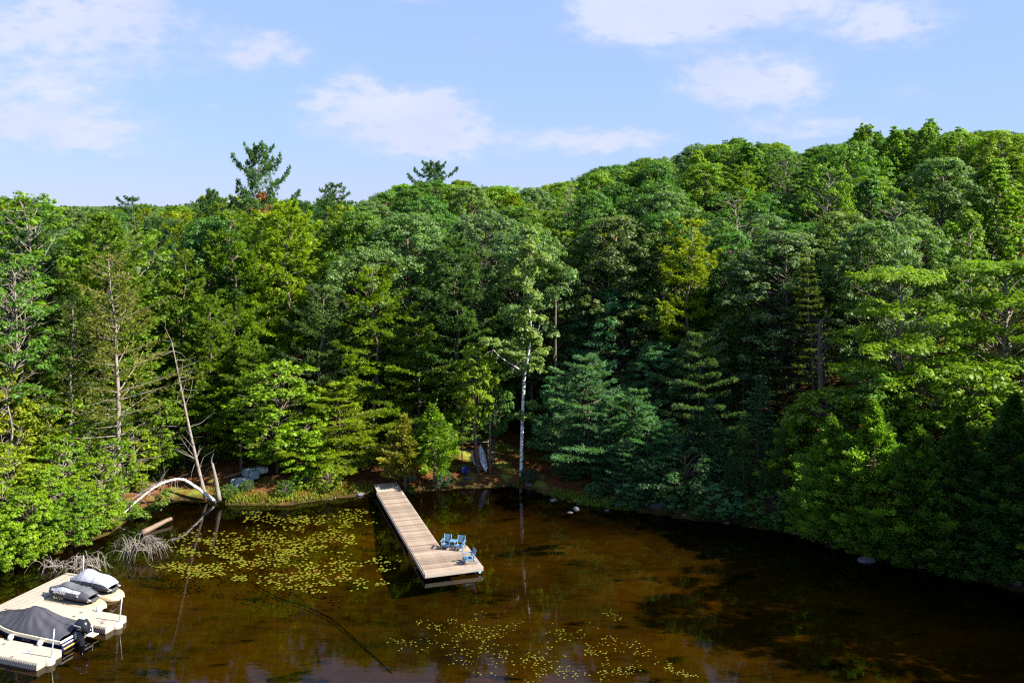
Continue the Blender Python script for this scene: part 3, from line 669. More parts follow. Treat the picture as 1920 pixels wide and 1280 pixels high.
# the lush left bank
bank = [(-45, 1.0, 3.3), (-10, .3, 2.2), (25, 0, 2.6), (52, 1.4, 3.5), (82, .2, 2.0), (112, 1.6, 3.3), (138, .3, 2.5), (170, 1.5, 2.7), (200, .5, 1.9), (238, 1.0, 1.2), (-30, 4.2, 4.8), (15, 4.8, 5.8), (66, 4.4, 4.6),
        (120, 5.4, 5.6), (165, 4.6, 3.9), (212, 4.8, 4.9), (265, 2.8, 1.5), (0, 8.5, 8.6), (56, 9.0, 7.6), (104, 11, 8.0), (165, 9, 6.4), (226, 9.5, 5.9), (285, 6.5, 4.1), (-40, 9, 9.5),
        (38, 2.8, 3.7), (95, 3.2, 4.5), (150, 3.0, 3.5), (190, 2.8, 4.3), (220, 3.2, 2.6), (5, 3.0, 4.2), (250, 5.0, 4.9), (300, 4.2, 2.9), (30, 11.5, 9.8), (-15, 13, 11), (85, 13.5, 9.2), (135, 12.5, 8.6), (190, 12, 7.4)]
for i, (px, d, h) in enumerate(bank):
    q = on_shore(px, d); row = 'waterside' if d < 2.2 else 'middle row' if d < 6 else 'back row'
    c = rg.choice(['gold', 'gold', 'lime']) if (px < 100 and d > 4) else rg.choice(['lime', 'bright', 'lime'])
    col = {'gold': 'yellow', 'lime': 'lime-green', 'bright': 'green'}[c]
    pos = 'at the left edge' if px < 40 else 'behind the covered watercraft' if px < 130 else 'near the arched birch' if px > 215 else 'above the bare branches'
    kk = rg.choice(['small1', 'small2', 'thin1']) if d > 8 else rg.choice(['sapling', 'small2', 'sapling']) if d > 2.5 else rg.choice(['shrub1', 'shrub2'])
    plant('shrub', kk, q[0], q[1], h, c, '%s shrub on the left bank, %s, %s' % (col, row, pos), 'shrub', 'shrubs massed on the left bank', rg.uniform(.95, 1.25))
# young growth under the front trees
for i, (px, d, h, k, c) in enumerate([(300, 5, 6.5, 'small1', 'bright'), (345, 6, 7.5, 'hemlock1', 'pine'), (395, 7.5, 7, 'small1', 'bright'), (430, 9, 8, 'pine3', 'pine'), (470, 8, 6.5, 'hemlock1', 'pine'), (560, 7.5, 6, 'small2', 'mid'),
        (610, 9, 8, 'hemlock2', 'pine'), (670, 9.5, 9, 'pine3', 'pine_l'), (730, 9, 8.5, 'pine3', 'pine'), (770, 10, 9, 'hemlock2', 'deep'), (830, 9, 8, 'pine3', 'pine'), (868, 8, 7, 'small2', 'mid'), (945, 12, 9, 'small1', 'mid'),
        (1000, 13, 9, 'hemlock2', 'deep'), (1045, 9, 7, 'small2', 'teal'), (1140, 4.0, 6.5, 'pine4', 'blue'), (1168, 1.6, 4.2, 'pine4', 'blue'), (1215, 2.4, 6.5, 'pine4', 'teal'), (1070, 3.6, 4.2, 'pine4', 'blue'), (1260, 2.2, 5.5, 'pine4', 'teal'),
        (1235, 1.6, 3.4, 'shrub1', (0.052, 0.130, 0.039)), (1285, 1.8, 4.2, 'shrub2', (0.052, 0.130, 0.039)), (1300, 3.5, 6.5, 'hemlock1', (0.039, 0.124, 0.039)), (1370, 1.2, 4.6, 'hemlock1', (0.039, 0.124, 0.036)), (1395, 2.6, 6.5, 'hemlock2', 'deep'),
        (1330, .5, 2.2, 'shrub1', 'deep'), (1350, .6, 2.6, 'shrub2', 'teal'), (1400, .4, 2.4, 'hemlock1', 'deep'), (1448, .4, 2.6, 'shrub2', 'deep'), (1480, .5, 2.8, 'hemlock1', 'teal'), (1520, .4, 4.5, 'cedar2', 'cedar'), (1180, .5, 1.8, 'shrub1', 'teal'), (1262, .5, 1.7, 'shrub2', 'teal'),
        (1540, .3, 5.5, 'cedar1', 'cedar'), (1575, .2, 5.0, 'cedar2', 'cedar'), (1620, .1, 4.6, 'cedar1', 'cedar'), (1660, .1, 4.8, 'cedar2', 'cedar'), (1705, .1, 4.8, 'cedar1', 'cedar'), (1745, .2, 5, 'cedar2', 'cedar'), (1790, .2, 5.2, 'cedar1', 'cedar'), (1830, .3, 5.0, 'cedar2', 'deep'), (1880, .4, 5.4, 'cedar1', 'deep'),
        (1435, 1.0, 4.4, 'hemlock1', 'deep'), (1470, 1.8, 6.4, 'hemlock2', 'deep'), (1500, 3.2, 8.5, 'cedar1', 'cedar'), (1595, 1.0, 6.4, 'cedar2', 'cedar'), (1680, .8, 6.2, 'cedar1', 'cedar'), (1765, .8, 6.5, 'cedar2', (0.052, 0.111, 0.016)),
        (1850, 1.0, 7, 'cedar1', (0.047, 0.104, 0.016)), (1968, 1.4, 7.5, 'cedar1', 'cedar'), (1988, 4.0, 9, 'cedar2', 'cedar'), (1985, 8.5, 10, 'small1', 'bright'), (1930, 1.2, 7.5, 'cedar2', (0.042, 0.098, 0.016)), (200, 13, 9, 'hemlock2', 'pine'), (90, 15, 9, 'small1', 'bright'), (150, 13, 8, 'small2', 'mid'), (30, 14, 9, 'small1', 'bright'), (265, 11, 8, 'small1', 'mid'),
        (1555, 5, 9, 'small1', 'bright'), (1760, 6.5, 11, 'small1', 'bright'), (1830, 5.5, 11, 'small2', 'bright'), (1640, 5, 10.5, 'small2', 'mid')]):
    q = on_shore(px, d); sp = {'small': 'young broad-leaved tree', 'shrub': 'low leafy bush', 'hemlo': 'young hemlock', 'pine3': 'young pine', 'pine4': 'young pine', 'cedar': 'cedar'}[k[:5]]
    nm = {'small': 'young_tree', 'shrub': 'shrub', 'hemlo': 'hemlock_tree', 'pine3': 'pine_tree', 'pine4': 'pine_tree', 'cedar': 'cedar_tree'}[k[:5]]
    near = ('left of the leaning dead tree' if px < 330 else 'behind the leaning dead tree' if px < 420 else 'behind the grey-blue blocks' if px < 520 else 'behind the bright young maple' if px < 600 else 'left of the dock head' if px < 690 else
            'behind the dock head' if px < 780 else 'behind the small cedars' if px < 880 else 'behind the kayaks and birch' if px < 1020 else 'beside the drooping blue-green pine' if px < 1150 else 'over the boulder shore' if px < 1330 else
            'at the dark water left of the cedars' if px < 1490 else 'below the big cedars' if d < 2 else 'squeezed in behind the big cedars')
    plant(nm, k, q[0], q[1], h, c, '%s %s, %s' % (sp, near, 'waterside' if d < 2 else 'set back' if d < 6 else 'under the wood'), 'bush' if nm == 'shrub' else 'tree', 'young growth along the shore', 1.1)

# ------------------------------------------------------------------ trees drawn limb by limb
rng5 = np.random.default_rng(55)
def limb(mb, pts, Y, r0, r1, sides=7, dy=None, o=np.zeros(3), sub=4):
    p = np.array([P(a, b, Y + (dy[i] if dy else 0)) for i, (a, b) in enumerate(pts)])
    t = np.linspace(0, len(p) - 1, (len(p) - 1) * sub + 1); q = np.stack([np.interp(t, range(len(p)), p[:, k]) for k in range(3)], 1)
    for _ in range(2): q[1:-1] = (q[:-2] + 2 * q[1:-1] + q[2:]) / 4
    mb.tube(q - o, np.linspace(r0, r1, len(q)), sides); return q
def twigs(mb, q, n, ln, o, r=.012, up=.1, seed=0, spread=1.0):
    r_ = np.random.default_rng(seed)
    for _ in range(n):
        p0 = q[r_.integers(1, len(q))]; d = rnd_unit(r_, 1)[0] * spread + UP * up; L = ln * r_.uniform(.4, 1.2)
        mid = p0 + unit(d) * L * .5; end = mid + unit(d + rnd_unit(r_, 1)[0] * .6) * L * .5
        mb.tube(np.array([p0, mid, end]) - o, [r * 1.3, r, r * .45], 4, False)
# white birch
b0 = W(977, 897, gz(*(W(977, 897, .6)[:2]))); YB = b0[1]
root = empty('birch_tree', b0); tag(root, 'white-barked birch with forked trunk standing alone at the water', 'birch')
mb = MB(); limb(mb, [(977, 904), (978, 840), (980, 770), (983, 705), (986, 690)], YB, .15, .115, 10, o=b0); mb.build('trunk', M['birch'], root, True)
mb = MB(); q1 = limb(mb, [(984, 702), (990, 670), (994, 640), (996, 610), (990, 560), (986, 500), (980, 450)], YB, .11, .03, 8, o=b0); q3 = limb(mb, [(996, 640), (1006, 628), (1012, 610)], YB, .05, .02, 6, dy=[0, -.4, -.8], o=b0); mb.build('limb', M['birch'], root, True)
mb = MB(); q2 = limb(mb, [(984, 704), (976, 694), (962, 684), (948, 676), (936, 668), (925, 655)], YB, .065, .02, 8, dy=[0, -.2, -.5, -.8, -1, -1.2], o=b0); mb.build('limb', M['birch'], root, True)
mb = MB(); twigs(mb, q1, 40, 1.4, b0, .014, .2, 1); twigs(mb, q2, 14, 1.1, b0, .012, .1, 2); mb.build('twigs', M['bark_grey'], root)
V = []; Tn = []
for (px, py, r, n) in [(985, 590, .8, 170), (1000, 560, .9, 170), (975, 540, .9, 190), (995, 505, 1.0, 220), (970, 490, 1.0, 210), (990, 460, .9, 200), (1010, 480, .8, 150), (960, 520, .8, 150), (985, 435, .7, 140), (1005, 680, .8, 150), (970, 660, .7, 100), (985, 690, .5, 60),
                       (1015, 665, .6, 90), (930, 650, .8, 150), (915, 640, .7, 110), (945, 655, .6, 90), (990, 620, .6, 90), (1010, 600, .5, 70), (970, 610, .6, 80), (962, 672, .6, 120), (950, 662, .6, 120), (1000, 640, .6, 110), (982, 640, .5, 90), (1008, 690, .5, 90), (975, 700, .45, 70), (980, 780, .5, 60), (995, 785, .5, 60), (1000, 760, .45, 50)]:
    for k in range(4):
        v, t = clump_leaves(rng5, P(px + rng5.uniform(-10, 10), py + rng5.uniform(-8, 8), YB + rng5.uniform(-1.3, 1.3)) - b0, r * .8, int(n * .8), .25, .8); V.append(v); Tn.append(t)
c = link('crown', quads_mesh('crown', np.concatenate(V), M['leaf'], np.concatenate(Tn)), root); c.color = (.17, .25, .06, 1)

# leaning dead tree, broken stump and arched birch on the left shore
YL = 69.6
z0 = P(385, 930, YL); z0[2] = gz(z0[0], z0[1]); root = empty('dead_tree', z0); tag(root, 'leaning bare dead tree with side twigs beside the arched birch', 'dead tree')
mb = MB(); ql = limb(mb, [(386, 934), (368, 862), (350, 780), (336, 710), (322, 640)], YL, .15, .04, 7, o=z0, dy=[0, .3, .6, .9, 1.2]); mb.build('trunk', M['deadwood'], root, True)
mb = MB(); twigs(mb, ql, 46, 2.0, z0, .016, -.05, 4); mb.build('twigs', M['deadwood'], root)
z0 = P(408, 934, 68.6); z0[2] = gz(z0[0], z0[1]); root = empty('dead_tree', z0); tag(root, 'short broken grey trunk leaning at the water right of the dead tree', 'dead tree')
mb = MB(); qs = limb(mb, [(411, 938), (405, 900), (398, 868)], 68.6, .20, .09, 8, o=z0); mb.build('trunk', M['deadwood'], root, True)
mb = MB(); limb(mb, [(398, 872), (396, 862), (401, 848)], 68.6, .06, .01, 5, o=z0); mb.build('splinter', M['deadwood'], root)
z0 = W(402, 941, .05); root = empty('birch_tree', z0); tag(root, 'fallen white birch arching over the water onto the left bank', 'birch')
mb = MB(); qa = limb(mb, [(405, 941), (380, 922), (352, 902), (338, 897), (318, 900), (290, 912), (262, 934), (240, 954), (222, 972)], z0[1], .13, .035, 9, o=z0, dy=[0, -.3, -.8, -1.2, -1.6, -2.2, -3.0, -3.8, -4.4]); mb.build('trunk', M['birch'], root, True)
mb = MB(); qb = limb(mb, [(322, 900), (296, 905), (262, 925), (225, 952)], z0[1], .08, .03, 7, o=z0, dy=[-1.5, -1.6, -2.2, -3.0]); mb.build('limb', M['bark_grey'], root, True)
mb = MB(); twigs(mb, qa[12:], 40, 1.6, z0, .014, -.35, 7); twigs(mb, qb, 24, 1.4, z0, .012, -.2, 8); mb.build('twigs', M['deadwood'], root)
V = []; Tn = []
for (px, py, r, n) in [(300, 945, .6, 110), (312, 925, .4, 60), (282, 955, .6, 110), (262, 962, .6, 120), (250, 975, .6, 120), (275, 970, .5, 90)]:
    v, t = clump_leaves(rng5, P(px, py, z0[1] - 3.0 + rng5.uniform(-.6, .6)) - z0, r, n * 3, .2, .8); V.append(v); Tn.append(t)
c = link('foliage', quads_mesh('foliage', np.concatenate(V), M['leaf'], np.concatenate(Tn)), root); c.color = (.12, .19, .02, 1)
# bare standing trees on the left
def snag(pts, Y, r0, r1, label, nt, ln, forks=(), m='deadwood', seed=3):
    z = P(pts[0][0], pts[0][1], Y); z[2] = gz(z[0], z[1]); root = empty('dead_tree', z); tag(root, label, 'dead tree')
    mb = MB(); q = limb(mb, pts, Y, r0, r1, 7, o=z); mb.build('trunk', M[m], root, True)
    mb = MB(); twigs(mb, q[len(q) // 3:], nt, ln, z, .014, .25, seed)
    for f in forks:
        qq = limb(mb, f, Y, r0 * .5, .015, 6, o=z, dy=[-.3 * i for i in range(len(f))]); twigs(mb, qq, nt // 4, ln * .7, z, .012, .2, seed + 1)
    mb.build('bare_limbs', M[m], root, True)
snag([(22, 900), (20, 850), (24, 800), (14, 760), (12, 730)], 63, .11, .03, 'forked pale dead trunk rising from the yellow shrubs at the left edge', 30, 1.3, [[(22, 846), (34, 825), (40, 800)], [(21, 850), (6, 838), (2, 815)]], seed=5)
snag([(36, 800), (32, 690), (28, 625), (14, 600), (4, 570)], 69, .14, .04, 'grey dead tree with broken crooked limbs at the left edge', 36, 1.8, [[(30, 640), (46, 610), (50, 560)], [(29, 630), (12, 640), (0, 655)], [(24, 620), (24, 560), (26, 500)]], seed=6)
snag([(105, 850), (92, 810), (84, 780)], 66, .16, .12, 'short brown leaning trunk in the gap of the left bank', 4, .6, m='wetwood', seed=8)
snag([(250, 700), (246, 600), (240, 500), (236, 445)], 79, .14, .03, 'bleached bare treetop with curved limbs above the left bank', 40, 2.0, [[(246, 560), (270, 540), (300, 500), (322, 480)], [(244, 520), (215, 470), (195, 440), (170, 445)], [(240, 490), (262, 450), (258, 425)]], m='deadwood', seed=9)
snag([(1540, 790), (1541, 740), (1538, 690), (1536, 640), (1540, 600)], 66.5, .26, .12, 'thick dark trunk with a skirt of dead twigs above the cedars', 90, 1.5, m='bark', seed=11)
snag([(1043, 890), (1043, 760), (1041, 660), (1042, 560)], 80, .17, .08, 'straight dark bare trunk behind and right of the birch', 12, .8, m='bark', seed=12)
for px, y0, y1, Y, r, lab in [(700, 880, 770, 77.0, .16, 'dark trunk in the shade straight behind the dock head'), (689, 880, 800, 77.6, .10, 'slim dark trunk beside the thicker one behind the dock head'),
                              (887, 890, 822, 75.0, .17, 'leaning brown trunk left of the white kayak'), (919, 893, 845, 74.8, .13, 'forked grey trunk right of the white kayak'), (452, 905, 850, 74.5, .14, 'brown trunk behind the grey-blue blocks'), (602, 905, 880, 73.6, .12, 'slim trunk left of the young pine at the shore')]:
    z = P(px, y0, Y); z[2] = gz(z[0], z[1]); hh = CAM_H - (y1 - 60 - HOR) * Y / FPX - z[2]; root = empty('bare_trunk', z); tag(root, lab, 'tree trunk')
    mb = MB(); k = .5 if px == 887 else 0; qq = np.array([[k, 0, -.4], [k * .6, .05, hh * .3], [k * .2, 0, hh * .7], [-k * .2, 0, hh]]); mb.tube(qq, np.linspace(r, r * .6, 4), 8); mb.build('trunk', M['bark'], root, True)
    mb = MB(); twigs(mb, qq, 8, 1.0, np.zeros(3), .015, .1, px); mb.build('twigs', M['bark'], root)

# ------------------------------------------------------------------ driftwood
z0 = W(268, 1000); root = tag(empty('log', z0), 'brown log lying half out of the water by the left bank', 'log')
mb = MB(); a, b = W(266, 999, .05) - z0, W(321, 972, .28) - z0; mb.tube(bend(a, b, rng5, 7, .01, .004), np.linspace(.21, .13, 7), 10); mb.build('log_wood', M['wetwood'], root, True)
mb = MB(); mb.tube([a * 1.0, a - unit(b - a) * .012], [.20, .19], 10); mb.build('cut_end', mat('pale_cut_wood', (.34, .25, .16), .8, .2, 8), root)
def brush(cx, cy, spread, n, label, seed, hgt=1.0, lean=(1, 0)):
    """crown of a drowned tree : arching bare twigs springing from one wet limb"""
    r_ = np.random.default_rng(seed); z = W(cx, cy); root = tag(empty('driftwood_branch', z), label, 'dead branch')
    mb = MB(); main = bend(np.array([-spread * .7 * lean[0], .4, -.25]), np.array([spread * .5 * lean[0], -.2, .25 * hgt]), r_, 8, .12, .03); mb.tube(main, np.linspace(.07, .03, 8), 6); mb.build('limb', M['drift'], root, True)
    mb = MB()
    for i in range(n):
        p0 = main[r_.integers(2, 8)]; a = r_.uniform(0, 6.28); L = spread * r_.uniform(.35, 1.0); d = np.array([math.cos(a), math.sin(a) * .8, 0])
        hh = hgt * r_.uniform(.3, 1.0); t = np.linspace(0, 1, 7)[:, None]
        q = p0 + d * L * t + UP * (hh * np.sin(t * math.pi * .92) - (p0[2] + .15) * t) + np.cross(d, UP) * (r_.normal() * .25 * L * t * t)
        mb.tube(q, np.linspace(.017, .005, 7), 4, False)
        for _ in range(2):
            k = r_.integers(2, 6); e = unit(d + rnd_unit(r_, 1)[0] * .9); l2 = L * r_.uniform(.15, .4)
            mb.tube([q[k], q[k] + e * l2 * .5 + UP * .06, q[k] + e * l2 - UP * .05], [.009, .007, .004], 3, False)
    mb.build('twigs', M['drift'], root)
M['drift'] = mat('bleached_driftwood', (.21, .185, .16), .9, .4, 5, .3, spec=.1)
brush(255, 1045, 1.9, 44, 'tangle of grey bare branches standing in the water below the log', 21, 1.3)
brush(165, 1072, 1.7, 36, 'arching bare branches just behind the covered watercraft', 22, 1.15, (-1, 0))
brush(105, 1066, 1.2, 20, 'thin bare branches over the water left of the watercraft', 23, .7, (-1, 0))
brush(300, 1030, 1.0, 12, 'few thin bare twigs at the edge of the lily pads', 24, .7)
brush(335, 880, 1.6, 22, 'dead brushwood behind the arched birch', 25, 1.6)
brush(1500, 1003, .9, 14, 'small tangle of grey roots at the foot of the leftmost big cedar', 26, .5)
z = W(560, 1120, -1.16); mb = MB(); pts = [W(*p, -1.16) - z for p in [(478, 1096), (520, 1120), (570, 1135), (620, 1158), (660, 1192), (700, 1228), (735, 1262)]]
mb.tube(np.array(pts), .04, 6); o = mb.build('sunken_hose', mat('black_hose', (0.016, 0.016, 0.013), .8), None, True); o.location = tuple(z); tag(o, 'dark hose lying on the lake bed left of the scattered pads', 'hose')

# ------------------------------------------------------------------ lily pads
def pad_mesh(seed):
    r_ = random.Random(seed); n = 11; v = [(0, 0, .012)]; a0 = r_.uniform(0, 6.28)
    for i in range(n):
        a = a0 + .22 + (2 * math.pi - .44) * i / (n - 1); rr = .5 * (1 + .06 * math.sin(3 * a + seed)); v.append((rr * math.cos(a) * 1.12, rr * math.sin(a), .008 + .02 * math.sin(2 * a + seed) ** 2))
    m = bpy.data.meshes.new('lily_pad'); m.from_pydata(v, [], [(0, i, i + 1) for i in range(1, n)]); m.materials.append(M['pad'])
    at = m.attributes.new('var', 'FLOAT', 'FACE'); at.data.foreach_set('value', [.5] * len(m.polygons)); return m
pads = [pad_mesh(i) for i in range(6)]
PATCH = [  # px, py, half width, half height, count, where
    (345, 1062, 62, 9, 80, 'in the nearest row beside the bare branches'), (375, 1072, 40, 11, 85, 'in the dense clump left of the dock shadow'), (390, 1075, 22, 8, 25, 'in the dense clump left of the dock shadow'),
    (345, 1033, 34, 8, 40, 'at the left end of the pads by the bare branches'), (400, 1010, 70, 16, 70, 'left of the middle of the bed'), (425, 1035, 45, 9, 40, 'left of the middle of the bed'),
    (500, 970, 45, 10, 45, 'in the back row below the shore'), (572, 975, 42, 13, 60, 'in the back row below the shore'), (660, 968, 42, 14, 60, 'in the back right corner near the dock'), (650, 985, 30, 6, 15, 'in the back right corner near the dock'),
    (500, 1010, 60, 18, 80, 'in the middle of the bed'), (570, 1025, 55, 13, 75, 'in the middle of the bed'), (625, 1010, 55, 12, 65, 'in the middle of the bed'), (525, 1045, 40, 10, 70, 'in the middle of the bed'),
    (450, 1055, 45, 8, 45, 'in the middle of the bed'), (460, 1085, 20, 7, 25, 'in front of the middle of the bed'), (560, 1070, 90, 20, 70, 'scattered at the front of the bed'), (640, 1060, 60, 25, 60, 'scattered at the front of the bed near the dock'),
    (560, 1098, 60, 8, 45, 'at the front edge of the bed'), (680, 1090, 30, 10, 18, 'at the front edge of the bed'), (715, 1060, 18, 10, 14, 'beside the dock shadow'),
    (850, 1165, 60, 20, 40, 'scattered in front of the dock'), (900, 1180, 60, 18, 40, 'scattered in front of the dock'), (800, 1205, 70, 25, 35, 'scattered in front of the dock, left side'), (930, 1195, 60, 25, 45, 'scattered in front of the dock'),
    (900, 1230, 90, 25, 55, 'at the bottom edge'), (1000, 1245, 60, 22, 70, 'at the bottom edge'), (1060, 1200, 60, 30, 35, 'right of the middle at the bottom'), (1130, 1215, 70, 25, 45, 'right of the middle at the bottom'), (1140, 1150, 30, 15, 12, 'alone right of the dock'),
    (1060, 1265, 100, 12, 60, 'at the bottom edge'), (1200, 1215, 50, 18, 25, 'right of the middle at the bottom'), (1262, 1250, 16, 10, 22, 'in the bright clump at bottom right'), (1290, 1264, 18, 7, 25, 'in the bright clump at bottom right'), (1160, 1255, 70, 18, 35, 'at the bottom edge')]
rl = random.Random(12); rest = []; made = []
placed = []
for (px, py, hw, hh, n, where) in PATCH:
    cl = [(px + rl.gauss(0, .5) * hw, py + rl.gauss(0, .5) * hh) for _ in range(max(3, n // 4))]
    for i in range(int(n * (2.2 if py < 1120 else 1.3))):
        a, b = rl.choice(cl); a += rl.gauss(0, hw * .10 + 4); b += rl.gauss(0, 2.2 + .08 * hh)
        if b > 1279 or b < 950: continue
        q = W(a, b); s = rl.uniform(.09, .21) * (1.0 if py < 1120 else .52)
        if any((q[0] - u) ** 2 + (q[1] - v) ** 2 < (s * .42 + w * .42) ** 2 for u, v, w in placed[-160:]): continue
        placed.append((q[0], q[1], s)); made.append((s * s / q[1], q, s, where, rl.random()))
made.sort(key=lambda t: -t[0])
stuffv = []; stuff_f = []; stuff_t = []
for i, (k, q, s, where, t) in enumerate(made):
    sub = t < .09
    if i < 300:
        o = link('lily_pad', pads[i % 6]); o.location = (q[0], q[1], .004 + .003 * (i % 4)); o.scale = (s, s, 1); o.rotation_euler[2] = rl.uniform(0, 6.28)
        o.color = (.17, .085, .02, 1) if sub else (.125 + .06 * t, .165, .010, 1) if q[1] > 52 else (.14, .10 + .03 * t, .012, 1)
        tag(o, '%s lily pad %s%s' % ('brownish' if sub else 'yellow-green', '' if where.startswith('scattered') else 'floating ', where), 'lily pad', 'lily pads ' + where)
    else:
        a0 = rl.uniform(0, 6.28); n = 7; base = len(stuffv); z = .006 + .003 * (i % 5)
        stuffv += [(q[0] + .5 * s * math.cos(a0 + 6.28 * j / n), q[1] + .5 * s * math.sin(a0 + 6.28 * j / n), z) for j in range(n)]; stuff_f.append(tuple(range(base, base + n))); stuff_t.append(0.0 if sub else .4 + .6 * t)
m = bpy.data.meshes.new('small_lily_pads'); m.from_pydata(stuffv, [], stuff_f); m.materials.append(M['pad']); at = m.attributes.new('var', 'FLOAT', 'FACE'); at.data.foreach_set('value', stuff_t)
o = link('small_lily_pads', m); o.color = (.135, .145, .012, 1); tag(o, 'smaller yellow-green pads scattered among the lily beds', 'lily pads', kind='stuff')
print('pads', len(made))

# ------------------------------------------------------------------ rocks, shore grass
def rock_mesh(seed):
    bm = bmesh.new(); bmesh.ops.create_icosphere(bm, subdivisions=3, radius=.5); r_ = np.random.default_rng(seed); k = r_.uniform(1.5, 3, 3); f = r_.uniform(0, 6, 3)
    cuts = [(unit(r_.normal(size=3)), r_.uniform(.26, .42)) for _ in range(7)]
    for v in bm.verts:
        c = np.array(v.co)
        for nrm, dd in cuts:
            e = c @ nrm - dd
            if e > 0: c = c - nrm * e * .85
        c = c * (1 + .05 * math.sin(9 * c[0] + f[0]) * math.sin(8 * c[1] + f[1])); v.co = c
    m = bpy.data.meshes.new('rock'); bm.to_mesh(m); bm.free(); m.materials.append(M['rock']); return m
M['rock'] = mat('grey_granite', (.075, .08, .09), .85, .4, 5, .7, rnd=.25)
rocks = [rock_mesh(i) for i in range(5)]
for i, (px, py, w, lab) in enumerate([(1037, 936, .7, 'pale flat stone at the waterline just right of the birch'), (1080, 953, .75, 'dark blue-grey stone in the water right of the birch'), (1069, 958, .5, 'small pale stone in front of the dark one right of the birch'),
        (1002, 893, .6, 'grey stone on the litter right of the birch foot'), (991, 910, .75, 'grey stone on the bank below the birch'), (1231, 953, 1.5, 'largest blue-grey boulder half in the dark water'), (1190, 948, 1.3, 'mossy brown boulder left of the largest one'),
        (1283, 967, .45, 'small pointed pale stone at the waterline'), (1298, 966, .45, 'second small pointed stone at the waterline'), (1312, 962, 1.4, 'long brown boulder behind the pointed stones'), (1362, 978, .65, 'pale rounded stone in the dark water under the hemlock'),
        (1408, 986, .4, 'tiny grey stone right of the pale rounded one'), (1628, 1050, 1.2, 'wide flat dark rock under the big cedars'), (1758, 1068, .8, 'rounded rock at the waterline under the big cedars'), (1908, 1096, .7, 'pale upright stone at the right edge of the water'),
        (875, 900, .8, 'mossy stone on the bank left of the kayaks'), (770, 900, 1.2, 'flat grey stone between the small cedars'), (674, 926, .6, 'pale stone at the shore beside the dock head'), (1138, 954, .5, 'grey stone at the grassy waterline'), (620, 934, .4, 'small stone on the grassy shore left of the dock')]):
    q = W(px, py, .12) if shore_dist(*W(px, py, .12)[:2].reshape(2, 1))[0] < .6 else Wg(px, py); o = link('rock', rocks[i % 5]); o.location = (q[0], q[1] + w * .25, max(gz(q[0], q[1]), -.1) + w * .1); o.scale = (w, w * .8, w * (.5 if i != 14 else .8)); o.rotation_euler[2] = i * 1.3; tag(o, lab, 'rock')
def tufts(name, label, pts, n, hgt, color, seed):
    r_ = np.random.default_rng(seed); k = r_.integers(0, len(pts), n); c = np.array(pts)[k] + r_.normal(0, .28, (n, 2)); d = shore_dist(c[:, 0], c[:, 1]); c = c[d > .05]; n = len(c)
    h = hgt * r_.uniform(.5, 1.3, n); z = ground_z(c[:, 0], c[:, 1]); ax = unit(UP + r_.normal(0, .45, (n, 3))); p = np.column_stack([c, z + h * .42])
    V = blades(p, ax, unit(r_.normal(size=(n, 3))), h, .07 * r_.uniform(.6, 1.5, n), .1)
    o = link(name, quads_mesh(name, V, M['leaf'], r_.random(n))); o.color = (*color, 1); tag(o, label, 'grass', kind='stuff')
tufts('shore_grass', 'sunlit yellow-green grass on the shore left of the dock', [on_shore(px, d) for px in range(405, 700, 7) for d in (.2, .5, .9)] + [on_shore(px, d) for px in range(405, 450, 6) for d in (1, 1.6)] + [on_shore(px, d) for px in range(590, 640, 6) for d in (1.0, 1.6)], 2400, .26, (.17, .22, .015), 3)
tufts('shore_grass', 'green grass and sedge at the waterline right of the birch', [on_shore(px, d) for px in range(1035, 1180, 6) for d in (.1, .35)] + [on_shore(968, .2)], 1500, .38, (.12, .2, .02), 4)
for i, (px, d, h, c, lab) in enumerate([(462, 1.9, .9, 'mid', 'dark green bush in front of the grey-blue blocks'), (615, 1.0, 1.7, 'pine_l', 'grey-green bush on the shore grass left of the dock'), (570, 2.0, 1.6, 'lime', 'small bright bush under the young maple'), (535, 1.0, 1.2, 'mid', 'low bush at the waterline below the young maple'),
        (830, .25, 1.3, (0.039, 0.130, 0.039), 'dark green bush hanging over the water at the small cedar'), (990, .9, 1.2, (0.039, 0.117, 0.039), 'dark low bush at the foot of the birch'), (770, .15, .6, 'mid', 'tiny green bush beside the dock head'), (428, .8, 1.1, 'mid', 'low bush at the foot of the broken grey trunk'),
        (1115, 1.2, 1.2, 'teal', 'low dark bush behind the waterline grass right of the birch')]):
    q = on_shore(px, d); plant('shrub', ['shrub1', 'shrub2'][i % 2], q[0], q[1], h, c, lab, 'bush', None, 1.0)
# ------------------------------------------------------------------ wooden dock
M['plank'] = mat('weathered_deck_plank', (.235, .18, .14), .8, .35, 3, .3, stretch=(.5, 2, 1), rnd=.33, spec=.2)
M['beam'] = mat('grey_dock_timber', (.30, .25, .21), .8, .3, 4, .4, stretch=(.2, 1, 2))
M['float_blue'] = mat('dark_blue_float_drum', (.012, .025, .10), .4, .2, 3)
M['steel'] = mat('galvanised_steel', (.45, .47, .5), .4, .15, 8, metal=.6)
DZ = .42
p1 = W(797, 1075, DZ); p2 = W(904.5, 1061.5, DZ); p3 = W(708, 922, DZ)
ang = math.atan2(p2[1] - p1[1], p2[0] - p1[0])
dl = np.linalg.norm((p3 - p1)[:2]); dw = np.linalg.norm((p2 - p1)[:2])
ww = 1.85; pd = 3.7                                  # walkway width, platform depth
dock = tag(empty('wooden_dock', (p1[0], p1[1], 0), ang), 'weathered wooden dock running from shore to a square end platform', 'dock')
pitch = .148
def plank_mesh(L, s):
    return MB().box((L / 2, pitch / 2 - .004, 0), (L, pitch - .011, .036)).mesh('plank', M['plank'])
mw, mp_ = plank_mesh(ww, 0), plank_mesh(dw, 1)
rk = random.Random(4); nrow = int(dl / pitch)
